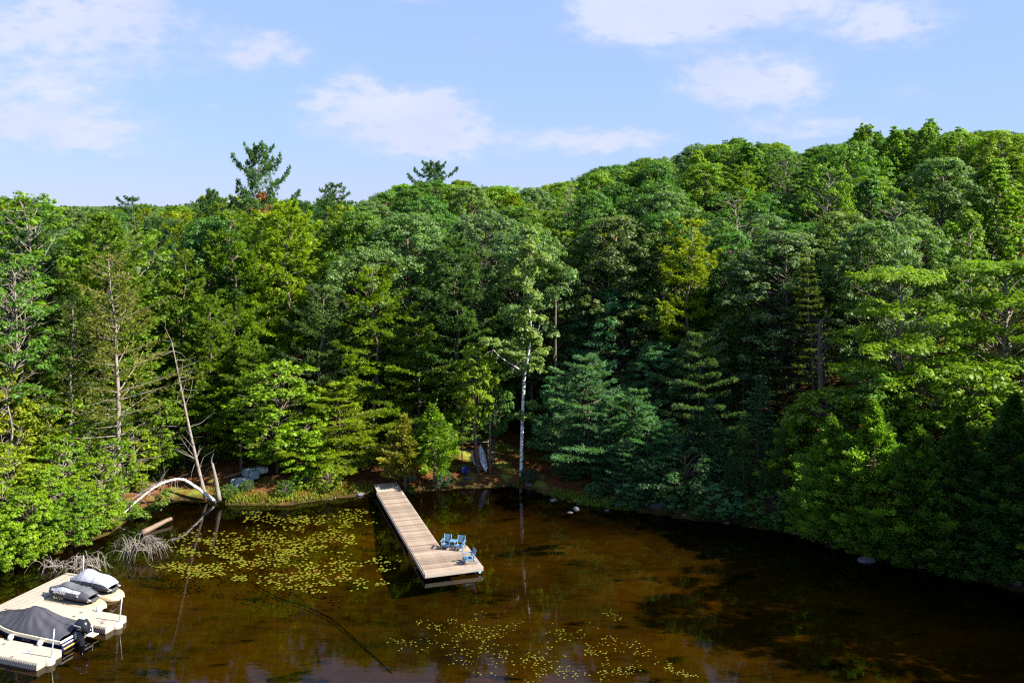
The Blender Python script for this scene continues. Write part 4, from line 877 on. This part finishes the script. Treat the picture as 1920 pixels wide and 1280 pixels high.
for i in range(nrow):
    o = link('plank', mp_ if i * pitch < pd else mw, dock); o.location = (rk.uniform(-.012, .012), i * pitch, DZ - .018 + rk.uniform(-.004, .004)); o.rotation_euler[2] = rk.uniform(-.002, .002)
def beam(name, x0, y0, x1, y1, zt, hgt, th, m='beam'):
    L = math.hypot(x1 - x0, y1 - y0); a = math.atan2(y1 - y0, x1 - x0)
    return MB().box(((x0 + x1) / 2, (y0 + y1) / 2, zt - hgt / 2), (L, th, hgt), a).build(name, M[m], dock, bevel=.006)
beam('fascia_board', -.02, -.035, dw + .02, -.035, DZ - .004, .25, .05)
beam('side_beam', -.04, .0, -.04, pd, DZ - .03, .24, .05); beam('side_beam', -.04, pd + .02, -.04, dl, DZ - .03, .22, .05)
beam('side_beam', dw + .04, .0, dw + .04, pd, DZ - .03, .24, .05); beam('side_beam', ww + .04, pd, ww + .04, dl, DZ - .03, .22, .05)
beam('rear_beam', ww + .08, pd + .03, dw, pd + .03, DZ - .03, .22, .05)
beam('center_beam', dw / 2, .05, dw / 2, pd, DZ - .04, .18, .08)
for (x, y) in [(.45, .45), (1.75, .45), (dw - .5, .45), (.45, 2.9), (1.75, 2.9), (dw - .5, 2.9), (.9, 6.5), (.9, 9.5), (.9, 12.5)]:
    mb = MB(); mb.tube([[x - .42, y, .03], [x - .38, y, .03], [x + .38, y, .03], [x + .42, y, .03]], [.16, .2, .2, .16], 14); mb.build('float_drum', M['float_blue'], dock, True)
MB().box((dw - .18, -.07, .12), (.14, .05, .08)).build('reflector', mat('pale_blue_reflector', (.25, .6, .8), .3), dock)
MB().box((ww - .06, dl - 1.15, DZ + .04), (.11, .09, .09)).build('solar_light', mat('white_plastic_cap', (.8, .8, .78), .4), dock, bevel=.01)
ramp_ = MB(); ramp_.box((ww / 2, dl + .75, DZ + .06), (ww, 1.6, .06), .07, 'x'); ramp_.build('shore_ramp', M['beam'], dock, bevel=.01)

# ------------------------------------------------------------------ blue seats on the platform
M['blue'] = mat('sky_blue_paint', (.085, .185, .30), .5, .12, 10, .1)
def seat(root, x0, w, legs=(True, True), arm=(True, True)):
    """one slatted armchair seat : x across, +y is the back, built in the thing's own frame"""
    B = M['blue']
    for k in range(4): MB().box((x0 + w / 2, -.22 + k * .135, .40 - .02 * k), (w, .11, .025)).build('seat_slat', B, root)
    for k in range(4):
        z = .50 + k * .125; MB().box((x0 + w / 2, .33 + .30 * (z - .42), z), (w, .025, .09), -.28, 'x').build('back_slat', B, root)
    for s, on in zip((x0 + .02, x0 + w - .02), (1, 1)):
        MB().tube([[s, .26, .30], [s, .36, .62], [s, .47, .94]], [.032, .032, .03], 4).build('back_post', B, root)
    for s, on in zip((x0 + .01, x0 + w - .01), legs):
        if on:
            MB().tube([[s, -.27, 0], [s, -.25, .60]], .034, 4).build('front_leg', B, root); MB().tube([[s, .52, 0], [s, .28, .40]], .034, 4).build('rear_leg', B, root)
            MB().box((s, .0, .34), (.035, .56, .09)).build('seat_rail', B, root)
    for s, on in zip((x0 - .03, x0 + w + .03), arm):
        if on: MB().box((s, .03, .62), (.13, .68, .025)).build('armrest', B, root, bevel=.006)
    MB().box((x0 + w / 2, -.29, .33), (w, .03, .10)).build('front_apron', B, root)
f1, f2 = W(829, 1031, DZ), W(868, 1037.5, DZ)
a2 = math.atan2(f2[1] - f1[1], f2[0] - f1[0]); SL = np.linalg.norm((f2 - f1)[:2]); w1 = .58; gap_ = .46
bench = tag(empty('double_seat', (f1[0], f1[1], DZ + .003), a2 * .55), 'light blue wooden double seat with a small table between its two backs', 'bench')
bench.location.y += .28; bench.scale = (.87, .87, .87)
seat(bench, 0, w1, (True, False)); seat(bench, w1 + gap_, w1, (False, True))
for k in range(4): MB().box((w1 + gap_ / 2, -.20 + k * .135, .645), (gap_ - .1, .125, .025)).build('table_slat', M['blue'], bench)
for sx in (w1 + .04, w1 + gap_ - .04): MB().tube([[sx, -.25, 0], [sx, -.23, .60]], .034, 4).build('front_leg', M['blue'], bench)
MB().box((w1 + gap_ / 2, -.27, .34), (gap_, .03, .12)).build('front_apron', M['blue'], bench)
c1, c2 = W(879, 1058, DZ), W(884.5, 1052.5, DZ)
chair = tag(empty('armchair', ((c1[0] + c2[0]) / 2 + .30, (c1[1] + c2[1]) / 2 + .08, DZ + .003), math.radians(-70)), 'single blue wooden armchair facing left at the dock corner', 'chair')
for ch in [0]:
    o0 = np.array([-.29, -.52])
sub = empty('tmp'); seat(sub, -.29, .58)
for o in list(sub.children):
    o.parent = chair; o.location.y -= .50
bpy.data.objects.remove(sub); chair.scale = (.92, .92, .92)
mb = MB(); mb.tube([[.0, -.53, .43], [0, -.53, .53]], [.045, .035], 10); tag(mb.build('cup', mat('white_cup', (.75, .72, .75), .4), None, True, loc=chair.location - Vector((0, 0, .03)), rz=chair.rotation_euler[2]), 'small white cup standing on the single blue armchair', 'cup')

# ------------------------------------------------------------------ floating dock, left corner
FZ = .34
O = W(237.6, 1153, FZ); fa = math.atan2(-.323, .947)
M['poly'] = mat('beige_polyethylene', (.345, .30, .245), .55, .10, 3, .15, rnd=.03)
M['poly_d'] = mat('dark_coupler', (.05, .05, .05), .6)
M['white'] = mat('white_plastic', (.6, .58, .54), .45, .08, 4)
def fdock(a0, a1, b0, b1, label, holder=None, rollers=(), couplers=(), along='a', logo=None, logo_col=(.25, .25, .4)):
    root = tag(empty('floating_dock', (O[0], O[1], 0), fa), label, 'dock')
    MB().box(((a0 + a1) / 2, (b0 + b1) / 2, FZ / 2 - .075), (a1 - a0, b1 - b0, FZ + .09)).build('float_body', M['poly'], root, bevel=.04)
    # moulded ribs on the deck and flutes down the sides
    n = int((a1 - a0 if along == 'a' else b1 - b0) / .145); st = (a1 - a0 if along == 'a' else b1 - b0) / n
    rib = (MB().box((0, 0, 0), (st - .022, b1 - b0 - .05, .02)) if along == 'a' else MB().box((0, 0, 0), (a1 - a0 - .05, st - .022, .02))).mesh('deck_rib', M['poly'])
    for i in range(n):
        o = link('deck_rib', rib, root); o.location = (a0 + (i + .5) * st, (b0 + b1) / 2, FZ - .022) if along == 'a' else ((a0 + a1) / 2, b0 + (i + .5) * st, FZ - .022)
    if along == 'a':
        fl = MB().box((0, 0, 0), (st * .55, .03, .26)).mesh('side_flute', M['poly'])
        for i in range(n):
            o = link('side_flute', fl, root); o.location = (a0 + (i + .5) * st, b0 - .002, .13)
    if holder:
        a, b = holder; th = np.linspace(-math.pi / 2, math.pi / 2, 12)
        ring = [[a + .26 * math.cos(t), b + .26 * math.sin(t)] for t in th]; mb = MB()
        v = [[x, y, z] for z in (-.05, FZ - .03) for x, y in ring]; n_ = len(ring)
        mb.add(v, [(i, i + 1, n_ + i + 1, n_ + i) for i in range(n_ - 1)] + [tuple(range(n_, 2 * n_))]); mb.build('pile_holder', M['poly'], root, True)
    for a, b in rollers:
        mb = MB(); mb.tube([[a - .07, b, FZ + .10], [a - .06, b, FZ + .10], [a + .06, b, FZ + .10], [a + .07, b, FZ + .10]], [.10, .15, .15, .10], 16); r = mb.build('roller', M['white'], root, True)
        MB().tube([[a - .09, b, FZ + .10], [a + .09, b, FZ + .10]], .035, 8).build('axle', M['poly_d'], r)
    for a, b in couplers:
        MB().box((a, b, FZ - .008), (.20, .05, .012), .5).box((a, b, FZ - .008), (.06, .12, .012), .5).build('coupler', M['poly_d'], root)
    if logo:
        a, b = logo; t = np.linspace(0, 6.28, 17)[:-1]; mb = MB(); pth = np.stack([a + .26 * np.cos(t), b + .13 * np.sin(t), np.full(16, FZ - .006)], 1)
        mb.tube(np.vstack([pth, pth[:1]]), .012, 4, False); mb.box((a - .09, b, FZ - .008), (.03, .14, .006)).box((a, b, FZ - .008), (.03, .14, .006)).box((a + .09, b, FZ - .008), (.12, .03, .006)); mb.build('moulded_logo', mat('logo_ink', logo_col, .6), root)
    return root
fdock(-6.0, 0, -1.5, 0, 'beige floating dock finger between the boat and the watercraft', (0, -.68), [(-1.9, .02)], [(-2.6, -.5), (-2.6, -1.0), (-.55, -1.2)], logo=(-.75, -.95), logo_col=(.16, .13, .12))
fdock(-6.0, -.28, -5.63, -4.12, 'beige floating dock finger nearest the camera, below the covered boat', (-.28, -4.9), [(-1.7, -4.10), (-3.6, -4.10)], [(-3.5, -4.6), (-3.6, -5.1), (-2.0, -5.5), (-4.6, -4.7)], logo=(-1.7, -4.9))
fdock(-7.6, -6.02, -7.2, 3.6, 'beige floating dock walkway behind the bow of the covered boat', None, [], [(-6.6, .9), (-6.4, .55), (-6.8, -1.5)], along='b')
def local(a, b, z=0.): return (O[0] + a * math.cos(fa) - b * math.sin(fa), O[1] + a * math.sin(fa) + b * math.cos(fa), z)
for a, b, h, lab in [(.14, -.68, 1.30, 'leaning steel pole at the end of the middle floating finger'), (-.14, -4.9, 1.40, 'leaning steel pole at the end of the nearest floating finger'), (-6.2, 3.4, 1.25, 'thin white pole behind the farther covered watercraft')]:
    mb = MB(); q = [[-.05, 0, -1.1], [0, 0, FZ], [.16, 0, FZ + h]]
    if b > 3: q = [[0, 0, -1.1], [0, 0, FZ], [0.02, 0, FZ + h]]
    mb.tube(q, .032, 10); o = mb.build('steel_pole', M['steel'], None, True); o.location = local(a, b); o.rotation_euler[2] = fa; tag(o, lab, 'pole')

# ------------------------------------------------------------------ covered watercraft on their drive-on floats
M['cover_dark'] = mat('charcoal_cover_cloth', (.032, .033, .046), .75, .12, 3, .25); M['cover_light'] = mat('silver_cover_cloth', (.33, .34, .40), .7, .08, 3, .2)
M['cover_mid'] = mat('grey_cover_cloth', (.075, .08, .09), .75, .1, 3, .2); M['hull_black'] = mat('black_gelcoat', (.012, .014, .022), .25, .1, 3)
M['sand'] = mat('tan_polyethylene', (.36, .29, .19), .5, .12, 3, .1)
def loft(prof, us, off=0., nx=26, wr=0.012, seed=0):
    """prof rows: x, half width, z at the edge, z at the ridge, sharpness"""
    prof = np.array(prof); x = np.linspace(prof[0, 0], prof[-1, 0], nx); c = [np.interp(x, prof[:, 0], prof[:, k]) for k in range(1, 5)]
    for k in range(4):
        c[k][1:-1] = (c[k][:-2] + 2 * c[k][1:-1] + c[k][2:]) / 4
    g = np.zeros((nx, len(us), 3))
    for j, u in enumerate(us):
        sh = np.abs(u) ** c[3]; g[:, j, 0] = x
        g[:, j, 1] = np.sign(u) * np.sin(np.abs(u) * math.pi / 2) ** .9 * (c[0] + off); g[:, j, 2] = c[1] + (c[2] - c[1]) * (1 - sh) + off * (1 - abs(u) * .5)
        g[:, j, 2] += wr * np.sin(x * 17 + u * 9 + seed) * np.sin(u * 13 + x * 3 + seed) * (1 - u * u)
    return g
def text_mesh(s, size, m):
    cu = bpy.data.curves.new('lettering', 'FONT'); cu.body = s; cu.size = size; cu.extrude = .004; cu.align_x = 'CENTER'; cu.align_y = 'CENTER'
    o = bpy.data.objects.new('lettering', cu); COL.objects.link(o); bpy.context.view_layer.update()
    me = bpy.data.meshes.new_from_object(o.evaluated_get(bpy.context.evaluated_depsgraph_get())); bpy.data.objects.remove(o); me.materials.clear(); me.materials.append(m); return me
def ski(a_nose, b, label, scheme, hi):
    rt = empty('personal_watercraft', local(a_nose, b, .30), fa); tag(rt, label, 'watercraft')
    pr = [(0, .05, .38, .44, 2), (.25, .36, .33, .52, 2), (.7, .52, .30, .72 * hi, 1.6), (1.15, .57, .28, .98 * hi, 1.25), (1.45, .58, .28, .96 * hi, 1.3), (1.75, .58, .28, .78 * hi, 1.9), (2.4, .57, .27, .72 * hi, 2.2), (2.8, .52, .27, .60 * hi, 2.4), (3.05, .46, .28, .40, 2.5)]
    hull = [(0, .03, .40, .16, 1.2), (.3, .30, .34, .02, 1.2), (.9, .52, .31, -.08, 1.1), (2.2, .56, .29, -.08, 1.0), (3.1, .52, .29, -.04, 1.0)]
    MB().grid(loft(hull, np.linspace(-1, 1, 13), 0, 20, 0)).build('hull', M['hull_black'], rt, True)
    us = np.linspace
    if scheme == 'stripe':
        MB().grid(loft(pr, us(-1, 1, 25), 0, 40, .014, 1)).build('cover', M['cover_dark'], rt, True)
        MB().grid(loft(pr, us(-.28, .28, 9), .012, 40, .012, 1)).build('cover_top', M['cover_mid'], rt, True)
        g_ = loft(pr, us(-.62, -.36, 5), .014, 40, .012, 1)
        MB().grid(g_[5:33]).build('cover_stripe', M['cover_light'], rt, True); g_ = loft(pr, us(.36, .62, 5), .014, 40, .012, 1); MB().grid(g_[5:33]).build('cover_stripe', M['cover_light'], rt, True)
        t1 = text_mesh('SEA-DOO', .20, M['white']); o = link('lettering', t1, rt); o.location = (1.18, -.53, .50); o.rotation_euler = (math.radians(66), 0, math.radians(-2))
        t2 = text_mesh('SEA-DOO', .17, mat('tan_lettering', (.5, .4, .2), .5)); o = link('lettering', t2, rt); o.location = (1.15, -.575, .205); o.rotation_euler = (math.radians(80), 0, 0)
        MB().tube([[2.45, -.555, .46], [2.45, -.575, .455]], .07, 12).build('round_patch', M['white'], rt)
    else:
        MB().grid(loft(pr, us(-1, 1, 25), 0, 40, .014, 2)).build('cover', M['cover_dark'], rt, True)
        MB().grid(loft(pr, us(-.70, .70, 21), .014, 40, .014, 2)).build('cover_top', M['cover_light'], rt, True)
        g_ = loft(pr, us(-1, -.72, 4), .012, 40, .01, 2); MB().grid(g_[:17]).build('cover_panel', M['cover_mid'], rt, True)
    gs = loft(pr, us(-1, 1, 25), .022, 40, .014, 1)
    for k in (11, 26): MB().tube(gs[k], .012, 4, False).build('strap', M['poly_d'], rt)
    for s in (-1, 1):
        MB().tube([[2.9, s * .35, .26], [3.2, s * .35, .24]], [.06, .05], 8).build('stern_fitting', M['steel'], rt, True)
    MB().box((3.12, 0, .16), (.12, .5, .16)).build('stern_step', M['poly_d'], rt, bevel=.02)
    return rt
def port(a0, a1, b, label):
    rt = tag(empty('drive_on_float', local(a0, b, 0), fa), label, 'float'); L = a1 - a0
    pr = [(0, .66, .05, .26, 6), (.3, .68, .05, .30, 6), (L - .9, .68, .05, .30, 5), (L - .45, .60, .03, .26, 4), (L - .15, .42, .0, .18, 3), (L, .20, -.04, .06, 2)]
    MB().grid(loft(pr, np.linspace(-1, 1, 21), 0, 30, 0)).build('float_body', M['sand'], rt, True)
    for s in (-.33, .33): 
        mb = MB(); mb.tube([[L - .52, s, .15], [L - .52, s, .245], [L - .52, s, .25]], [.06, .06, .02], 10); mb.build('drain_cap', M['poly_d'], rt)
    for s in (-1, 1): MB().tube([[.3, s * .3, .29], [L - .9, s * .3, .30]], .045, 8).build('bunk_rail', M['poly_d'], rt)
port(-6.0, -2.25, .80, 'tan drive-on float under the nearer covered watercraft'); port(-6.0, -2.35, 2.28, 'tan drive-on float under the farther covered watercraft')
ski(-6.05, .80, 'covered watercraft nearer the boat, charcoal cover with white stripe and lettering', 'stripe', .92); ski(-6.0, 2.28, 'farther covered watercraft with silver-topped cover', 'silver', 1.12)

# ------------------------------------------------------------------ covered motorboat
M['hull_navy'] = mat('navy_gelcoat', (.010, .016, .055), .18, .1, 2); M['cream'] = mat('cream_rub_rail', (.66, .60, .42), .4, .06, 3); M['motor'] = mat('black_motor_paint', (.012, .013, .020), .18, .1, 3)
M['cloth'] = mat('slate_cover_cloth', (.034, .035, .047), .8, .12, 2.5, .35)
bt = tag(empty('motorboat', local(-.62, -2.86, 0), fa), 'covered motorboat with slate grey canvas and black outboard between the floating fingers', 'boat')
Lb = 5.5; hb = 1.04
def hw(x): return hb * np.clip(1 - np.maximum(0, (-x - 2.6) / 3.0) ** 2.2, 0.02, 1)
xs_ = np.linspace(-Lb, 0, 30)
def sheer(x): return .58 + .14 * np.clip(-x / Lb, 0, 1) ** 1.5
g1 = np.array([[[x, s * hw(x) * k, zf * sheer(x) + (1 - zf) * (-.18 + .25 * max(0, -x - 3.5) / 2)] for s, k, zf in [(-1, 1, 1), (-1, .97, .62), (-1, .84, .2), (0, 0, 0), (1, .84, .2), (1, .97, .62), (1, 1, 1)]] for x in xs_])
MB().grid(g1).build('hull', M['hull_navy'], bt, True)
for s in (-1, 1):
    gr = np.array([[[x, s * (hw(x) + .004), sheer(x) - .17], [x, s * (hw(x) + .045), sheer(x) - .16], [x, s * (hw(x) + .045), sheer(x) + .0], [x, s * (hw(x) - .02), sheer(x) + .012]] for x in xs_]); MB().grid(gr).build('rub_rail', M['cream'], bt)
tr = MB(); tr.add([[0.003, -hb, .58], [0.003, hb, .58], [0.003, hb * .84, -.02], [0.003, 0, -.18], [0.003, -hb * .84, -.02]], [(0, 1, 2, 3, 4)]); tr.build('transom', M['hull_navy'], bt)
MB().box((.03, 0, .52), (.07, 2 * hb + .06, .10)).build('transom_cap', M['white'], bt, bevel=.015)
MB().box((.04, 0, .33), (.03, 2 * hb - .2, .05)).build('transom_stripe', M['white'], bt); MB().box((.04, 0, .12), (.03, 2 * hb - .35, .06)).build('transom_stripe', mat('gold_stripe', (.5, .33, .06), .4), bt)
# canvas : two support peaks, sagging between them, pulled tight to the rail
nx, nu = 60, 31; G_ = np.zeros((nx, nu, 3)); X_ = np.linspace(-Lb + .1, -.06, nx); U_ = np.linspace(-1, 1, nu)
ridge = np.interp(X_, [-5.5, -4.6, -3.9, -3.35, -2.75, -2.4, -1.6, -.8, -.06], [.12, .33, .46, .64, .90, .88, .56, .34, .20])
ridge[1:-1] = (ridge[:-2] + ridge[1:-1] * 2 + ridge[2:]) / 4
for i, x in enumerate(X_):
    for j, u in enumerate(U_):
        y = u * (hw(x) + .03); e = 1 - abs(u) ** (1.0 + .5 * min(1, ridge[i]))
        rad = math.atan2(y * 1.2, (x + 2.7)); rr = math.hypot(y, x + 2.7)
        wr = .05 * math.sin(rad * 15 + 1.2 * math.sin(rr * 3)) * min(1, rr * .9) * (1 - abs(u) ** 4) + .012 * math.sin(x * 11 + u * 5) * (1 - u * u)
        G_[i, j] = (x, y, sheer(x) + .02 + ridge[i] * e + wr - (.05 if abs(u) > .99 else 0))
MB().grid(G_).build('canvas_cover', M['cloth'], bt, True)
for k in (14, 27, 42): MB().tube(G_[k] + [0, 0, .008], .009, 5, False).build('seam', M['cover_dark'], bt)
MB().tube(G_[:, nu // 2] + [0, 0, .008], .009, 5, False).build('seam', M['cover_dark'], bt)
MB().tube([[-2.62, 0, sheer(-2.6) + .84], [-2.62, 0, sheer(-2.6) + .94]], [.05, .03], 8).build('cover_cap', M['cover_dark'], bt)
t3 = text_mesh('CRAFTER', .13, mat('dull_lettering', (.10, .14, .20), .4)); o = link('lettering', t3, bt); o.location = (-2.2, -hb - .012, .33); o.rotation_euler = (math.radians(84), 0, 0)
for s in (1,):
    MB().tube([[-.05, s * .8, .56], [.0, s * .8, .70], [.35, s * .72, .62], [.40, s * .70, .25], [.25, s * .7, .16]], .02, 8).build('stern_rail', M['white'], bt, True)
    MB().box((.28, s * .76, .17), (.5, .42, .05)).build('swim_platform', M['white'], bt, bevel=.02)
om = MB(); n_ = 16
st = [(-.06, .84, .13, .16), (.04, .94, .25, .27), (.26, 1.03, .29, .36), (.54, 1.0, .28, .36), (.72, .90, .23, .29), (.79, .82, .12, .14)]
ring = np.array([[[x, hwid * math.cos(t), z + hh * math.sin(t) * (1 if math.sin(t) > 0 else .9)] for t in np.linspace(0, 6.2832, n_, endpoint=False)] for x, z, hwid, hh in st]); om.grid(ring, True); om.add(ring[0], [tuple(range(n_))]); om.add(ring[-1], [tuple(range(n_))])
mo = om.build('outboard_cowl', M['motor'], bt, True)
for k in range(3): MB().box((.34 + .11 * k, .0, 1.392 - .012 * k), (.045, .28, .012)).build('cowl_stripe', M['white'], mo)
for s in (-1, 1): MB().box((.32, s * .292, 1.06), (.46, .012, .06), .1, 'y').build('cowl_stripe', M['white'], mo)
MB().tube([[.28, 0, .72], [.30, 0, .30], [.33, 0, -.15], [.34, 0, -.5]], [.21, .17, .14, .09], 10).build('outboard_leg', M['motor'], bt, True)
MB().box((.38, 0, -.02), (.62, .34, .03)).build('cavitation_plate', M['motor'], bt); MB().box((.08, 0, .50), (.16, .34, .36)).build('engine_bracket', M['steel'], bt, bevel=.02)
MB().tube([[.0, -.3, .62], [.12, -.22, .75], [.1, -.1, .8]], .025, 6).build('control_cable', M['motor'], bt, True)

# ------------------------------------------------------------------ things stored on the shore
M['tarp'] = mat('grey_blue_sheet', (.20, .27, .33), .6, .12, 3, .3); M['billet'] = mat('grey_blue_foam', (.24, .29, .32), .8, .12, 4, .3)
def slab(name, px, py, size, rz, tilt, m, label, cat, lift=0.):
    q = Wg(px, py); x, y = q[0], q[1]; root = tag(empty(name, (x, y, gz(x, y)), rz), label, cat)
    bm = bmesh.new(); bmesh.ops.create_cube(bm, size=1); bmesh.ops.scale(bm, vec=size, verts=bm.verts); bmesh.ops.bevel(bm, geom=bm.edges[:], offset=.07, segments=2, affect='EDGES'); bmesh.ops.subdivide_edges(bm, edges=bm.edges[:], cuts=2, use_grid_fill=True)
    for v in bm.verts: v.co += Vector((.02 * math.sin(v.co.y * 7), .02 * math.sin(v.co.x * 6), .02 * math.sin(v.co.x * 5 + v.co.y * 8)))
    me = bpy.data.meshes.new('block'); bm.to_mesh(me); bm.free(); me.materials.append(m); o = link('block', me, root); o.location = (0, 0, size[2] * .48 + lift); o.rotation_euler = (tilt, 0, 0)
    for s in (-.3, .3): b = MB().box((size[0] * s, 0, size[2] * .48 + lift), (.06, size[1] + .03, size[2] + .03)); b.build('strap', M['poly_d'], root).rotation_euler = (0, 0, 0)
    return root
slab('foam_float', 454, 913, (1.6, .8, .65), -.12, 0, M['billet'], 'nearer grey-blue block lying on the leaf litter behind the dark bush', 'float')
slab('foam_float', 470, 903, (1.4, .8, .6), -.75, .0, M['tarp'], 'upper tilted grey-blue block behind the nearer one', 'float', .35)
slab('foam_float', 488, 893, (1.2, .6, .4), .3, 0, mat('pale_grey_sheet', (.45, .45, .43), .7, .15, 4, .2), 'pale grey block under the young maple', 'float', .3)
z = Wg(440, 903); o = MB().tube([[-1.0, -.2, .12], [.4, .5, .4], [2.2, 1.4, 1.0]], [.12, .13, .10], 9).build('log', M['wetwood'], None, True); o.location = (z[0], z[1] + .8, gz(z[0], z[1])); tag(o, 'brown log leaning up behind the grey-blue blocks', 'log')
def kayak(px, py, L, wd, m, lean, rz, label, mm=None):
    q = Wg(px, py); root = tag(empty('kayak', (q[0], q[1], gz(q[0], q[1])), rz), label, 'kayak')
    x = np.linspace(-L / 2, L / 2, 22); w = wd / 2 * np.clip(1 - (2 * np.abs(x) / L) ** 2.4, .02, 1)
    g_ = np.array([[[xx, ww_ * math.cos(t), .16 * math.sin(t) * (.5 + .5 * ww_ / (wd / 2)) + .04 * (2 * xx / L) ** 2] for t in np.linspace(0, 6.2832, 13)[:-1]] for xx, ww_ in zip(x, w)])
    hull = MB().grid(g_, True).build('hull', m, root, True); hull.rotation_euler = (0, -lean, 0); hull.location = (math.cos(lean) * L / 2 * .98, 0, math.sin(lean) * L / 2 + .1)
    t = np.linspace(0, 6.2832, 19); mb = MB(); mb.tube(np.stack([.45 * np.cos(t), wd * .3 * np.sin(t), np.full(19, .15)], 1), .025, 6, False); mb.build('cockpit_rim', M['poly_d'], hull, True)
    MB().tube([[-L * .36, 0, .16], [-L * .30, 0, .17]], [.02, .02], 6).build('carry_handle', mm or M['poly_d'], hull)
    return root
M['red'] = mat('dark_red_hull', (.16, .012, .02), .35, .1, 3); M['kwhite'] = mat('white_hull', (.5, .54, .56), .35, .08, 3)
kayak(911, 887, 2.3, .62, M['kwhite'], 1.05, math.radians(118), 'white kayak propped upright between two trunks right of the small cedars')
kayak(902, 886, 2.2, .48, M['red'], .98, math.radians(122), 'dark red kayak leaning against the white one')
kayak(895, 880, 1.6, .42, M['kwhite'], .95, math.radians(124), 'short white kayak half hidden behind the leaning brown trunk')
slab('tarp_bundle', 871, 886, (.7, .5, .5), .3, .2, mat('royal_blue_tarp', (.010, .022, .14), .5, .15, 4, .3), 'royal blue tarp bundle on the ground left of the kayaks', 'tarp')
q = Wg(885, 878); rk_ = tag(empty('kayak_rack', (q[0], q[1] + 1.2, gz(q[0], q[1] + 1.2)), .1), 'thin grey pole rack behind the kayaks', 'rack')
for x in (-.9, 1.3): MB().tube([[x, 0, -.2], [x, 0, 2.0]], .05, 7).build('post', M['bark'], rk_)
for zz in (1.2, 1.9): MB().tube([[-1.1, -.06, zz], [1.5, -.06, zz - .1]], .04, 7).build('rail', M['deadwood'], rk_)

# ------------------------------------------------------------------ labels : look-alikes told apart by their order from the left
ORD = ['leftmost', 'second', 'third', 'fourth', 'fifth', 'sixth', 'seventh', 'eighth', 'ninth', 'tenth', 'eleventh', 'twelfth', 'thirteenth', 'fourteenth', 'fifteenth', 'sixteenth', 'seventeenth', 'eighteenth', 'nineteenth', 'twentieth']
same = {}
for o in COL.objects:
    if o.parent is None and o.get('category') in ('tree', 'pine', 'hemlock', 'cedar', 'shrub', 'bush') and 'past the right edge' not in o['label']: same.setdefault(o['label'], []).append(o)
for lab, os_ in same.items():
    if 1 < len(os_) <= len(ORD):
        os_.sort(key=lambda o: o.location.x / o.location.y)
        for k, o in enumerate(os_): o['label'] = '%s, %s' % (lab, 'leftmost of them' if k == 0 else ORD[k] + ' from left')
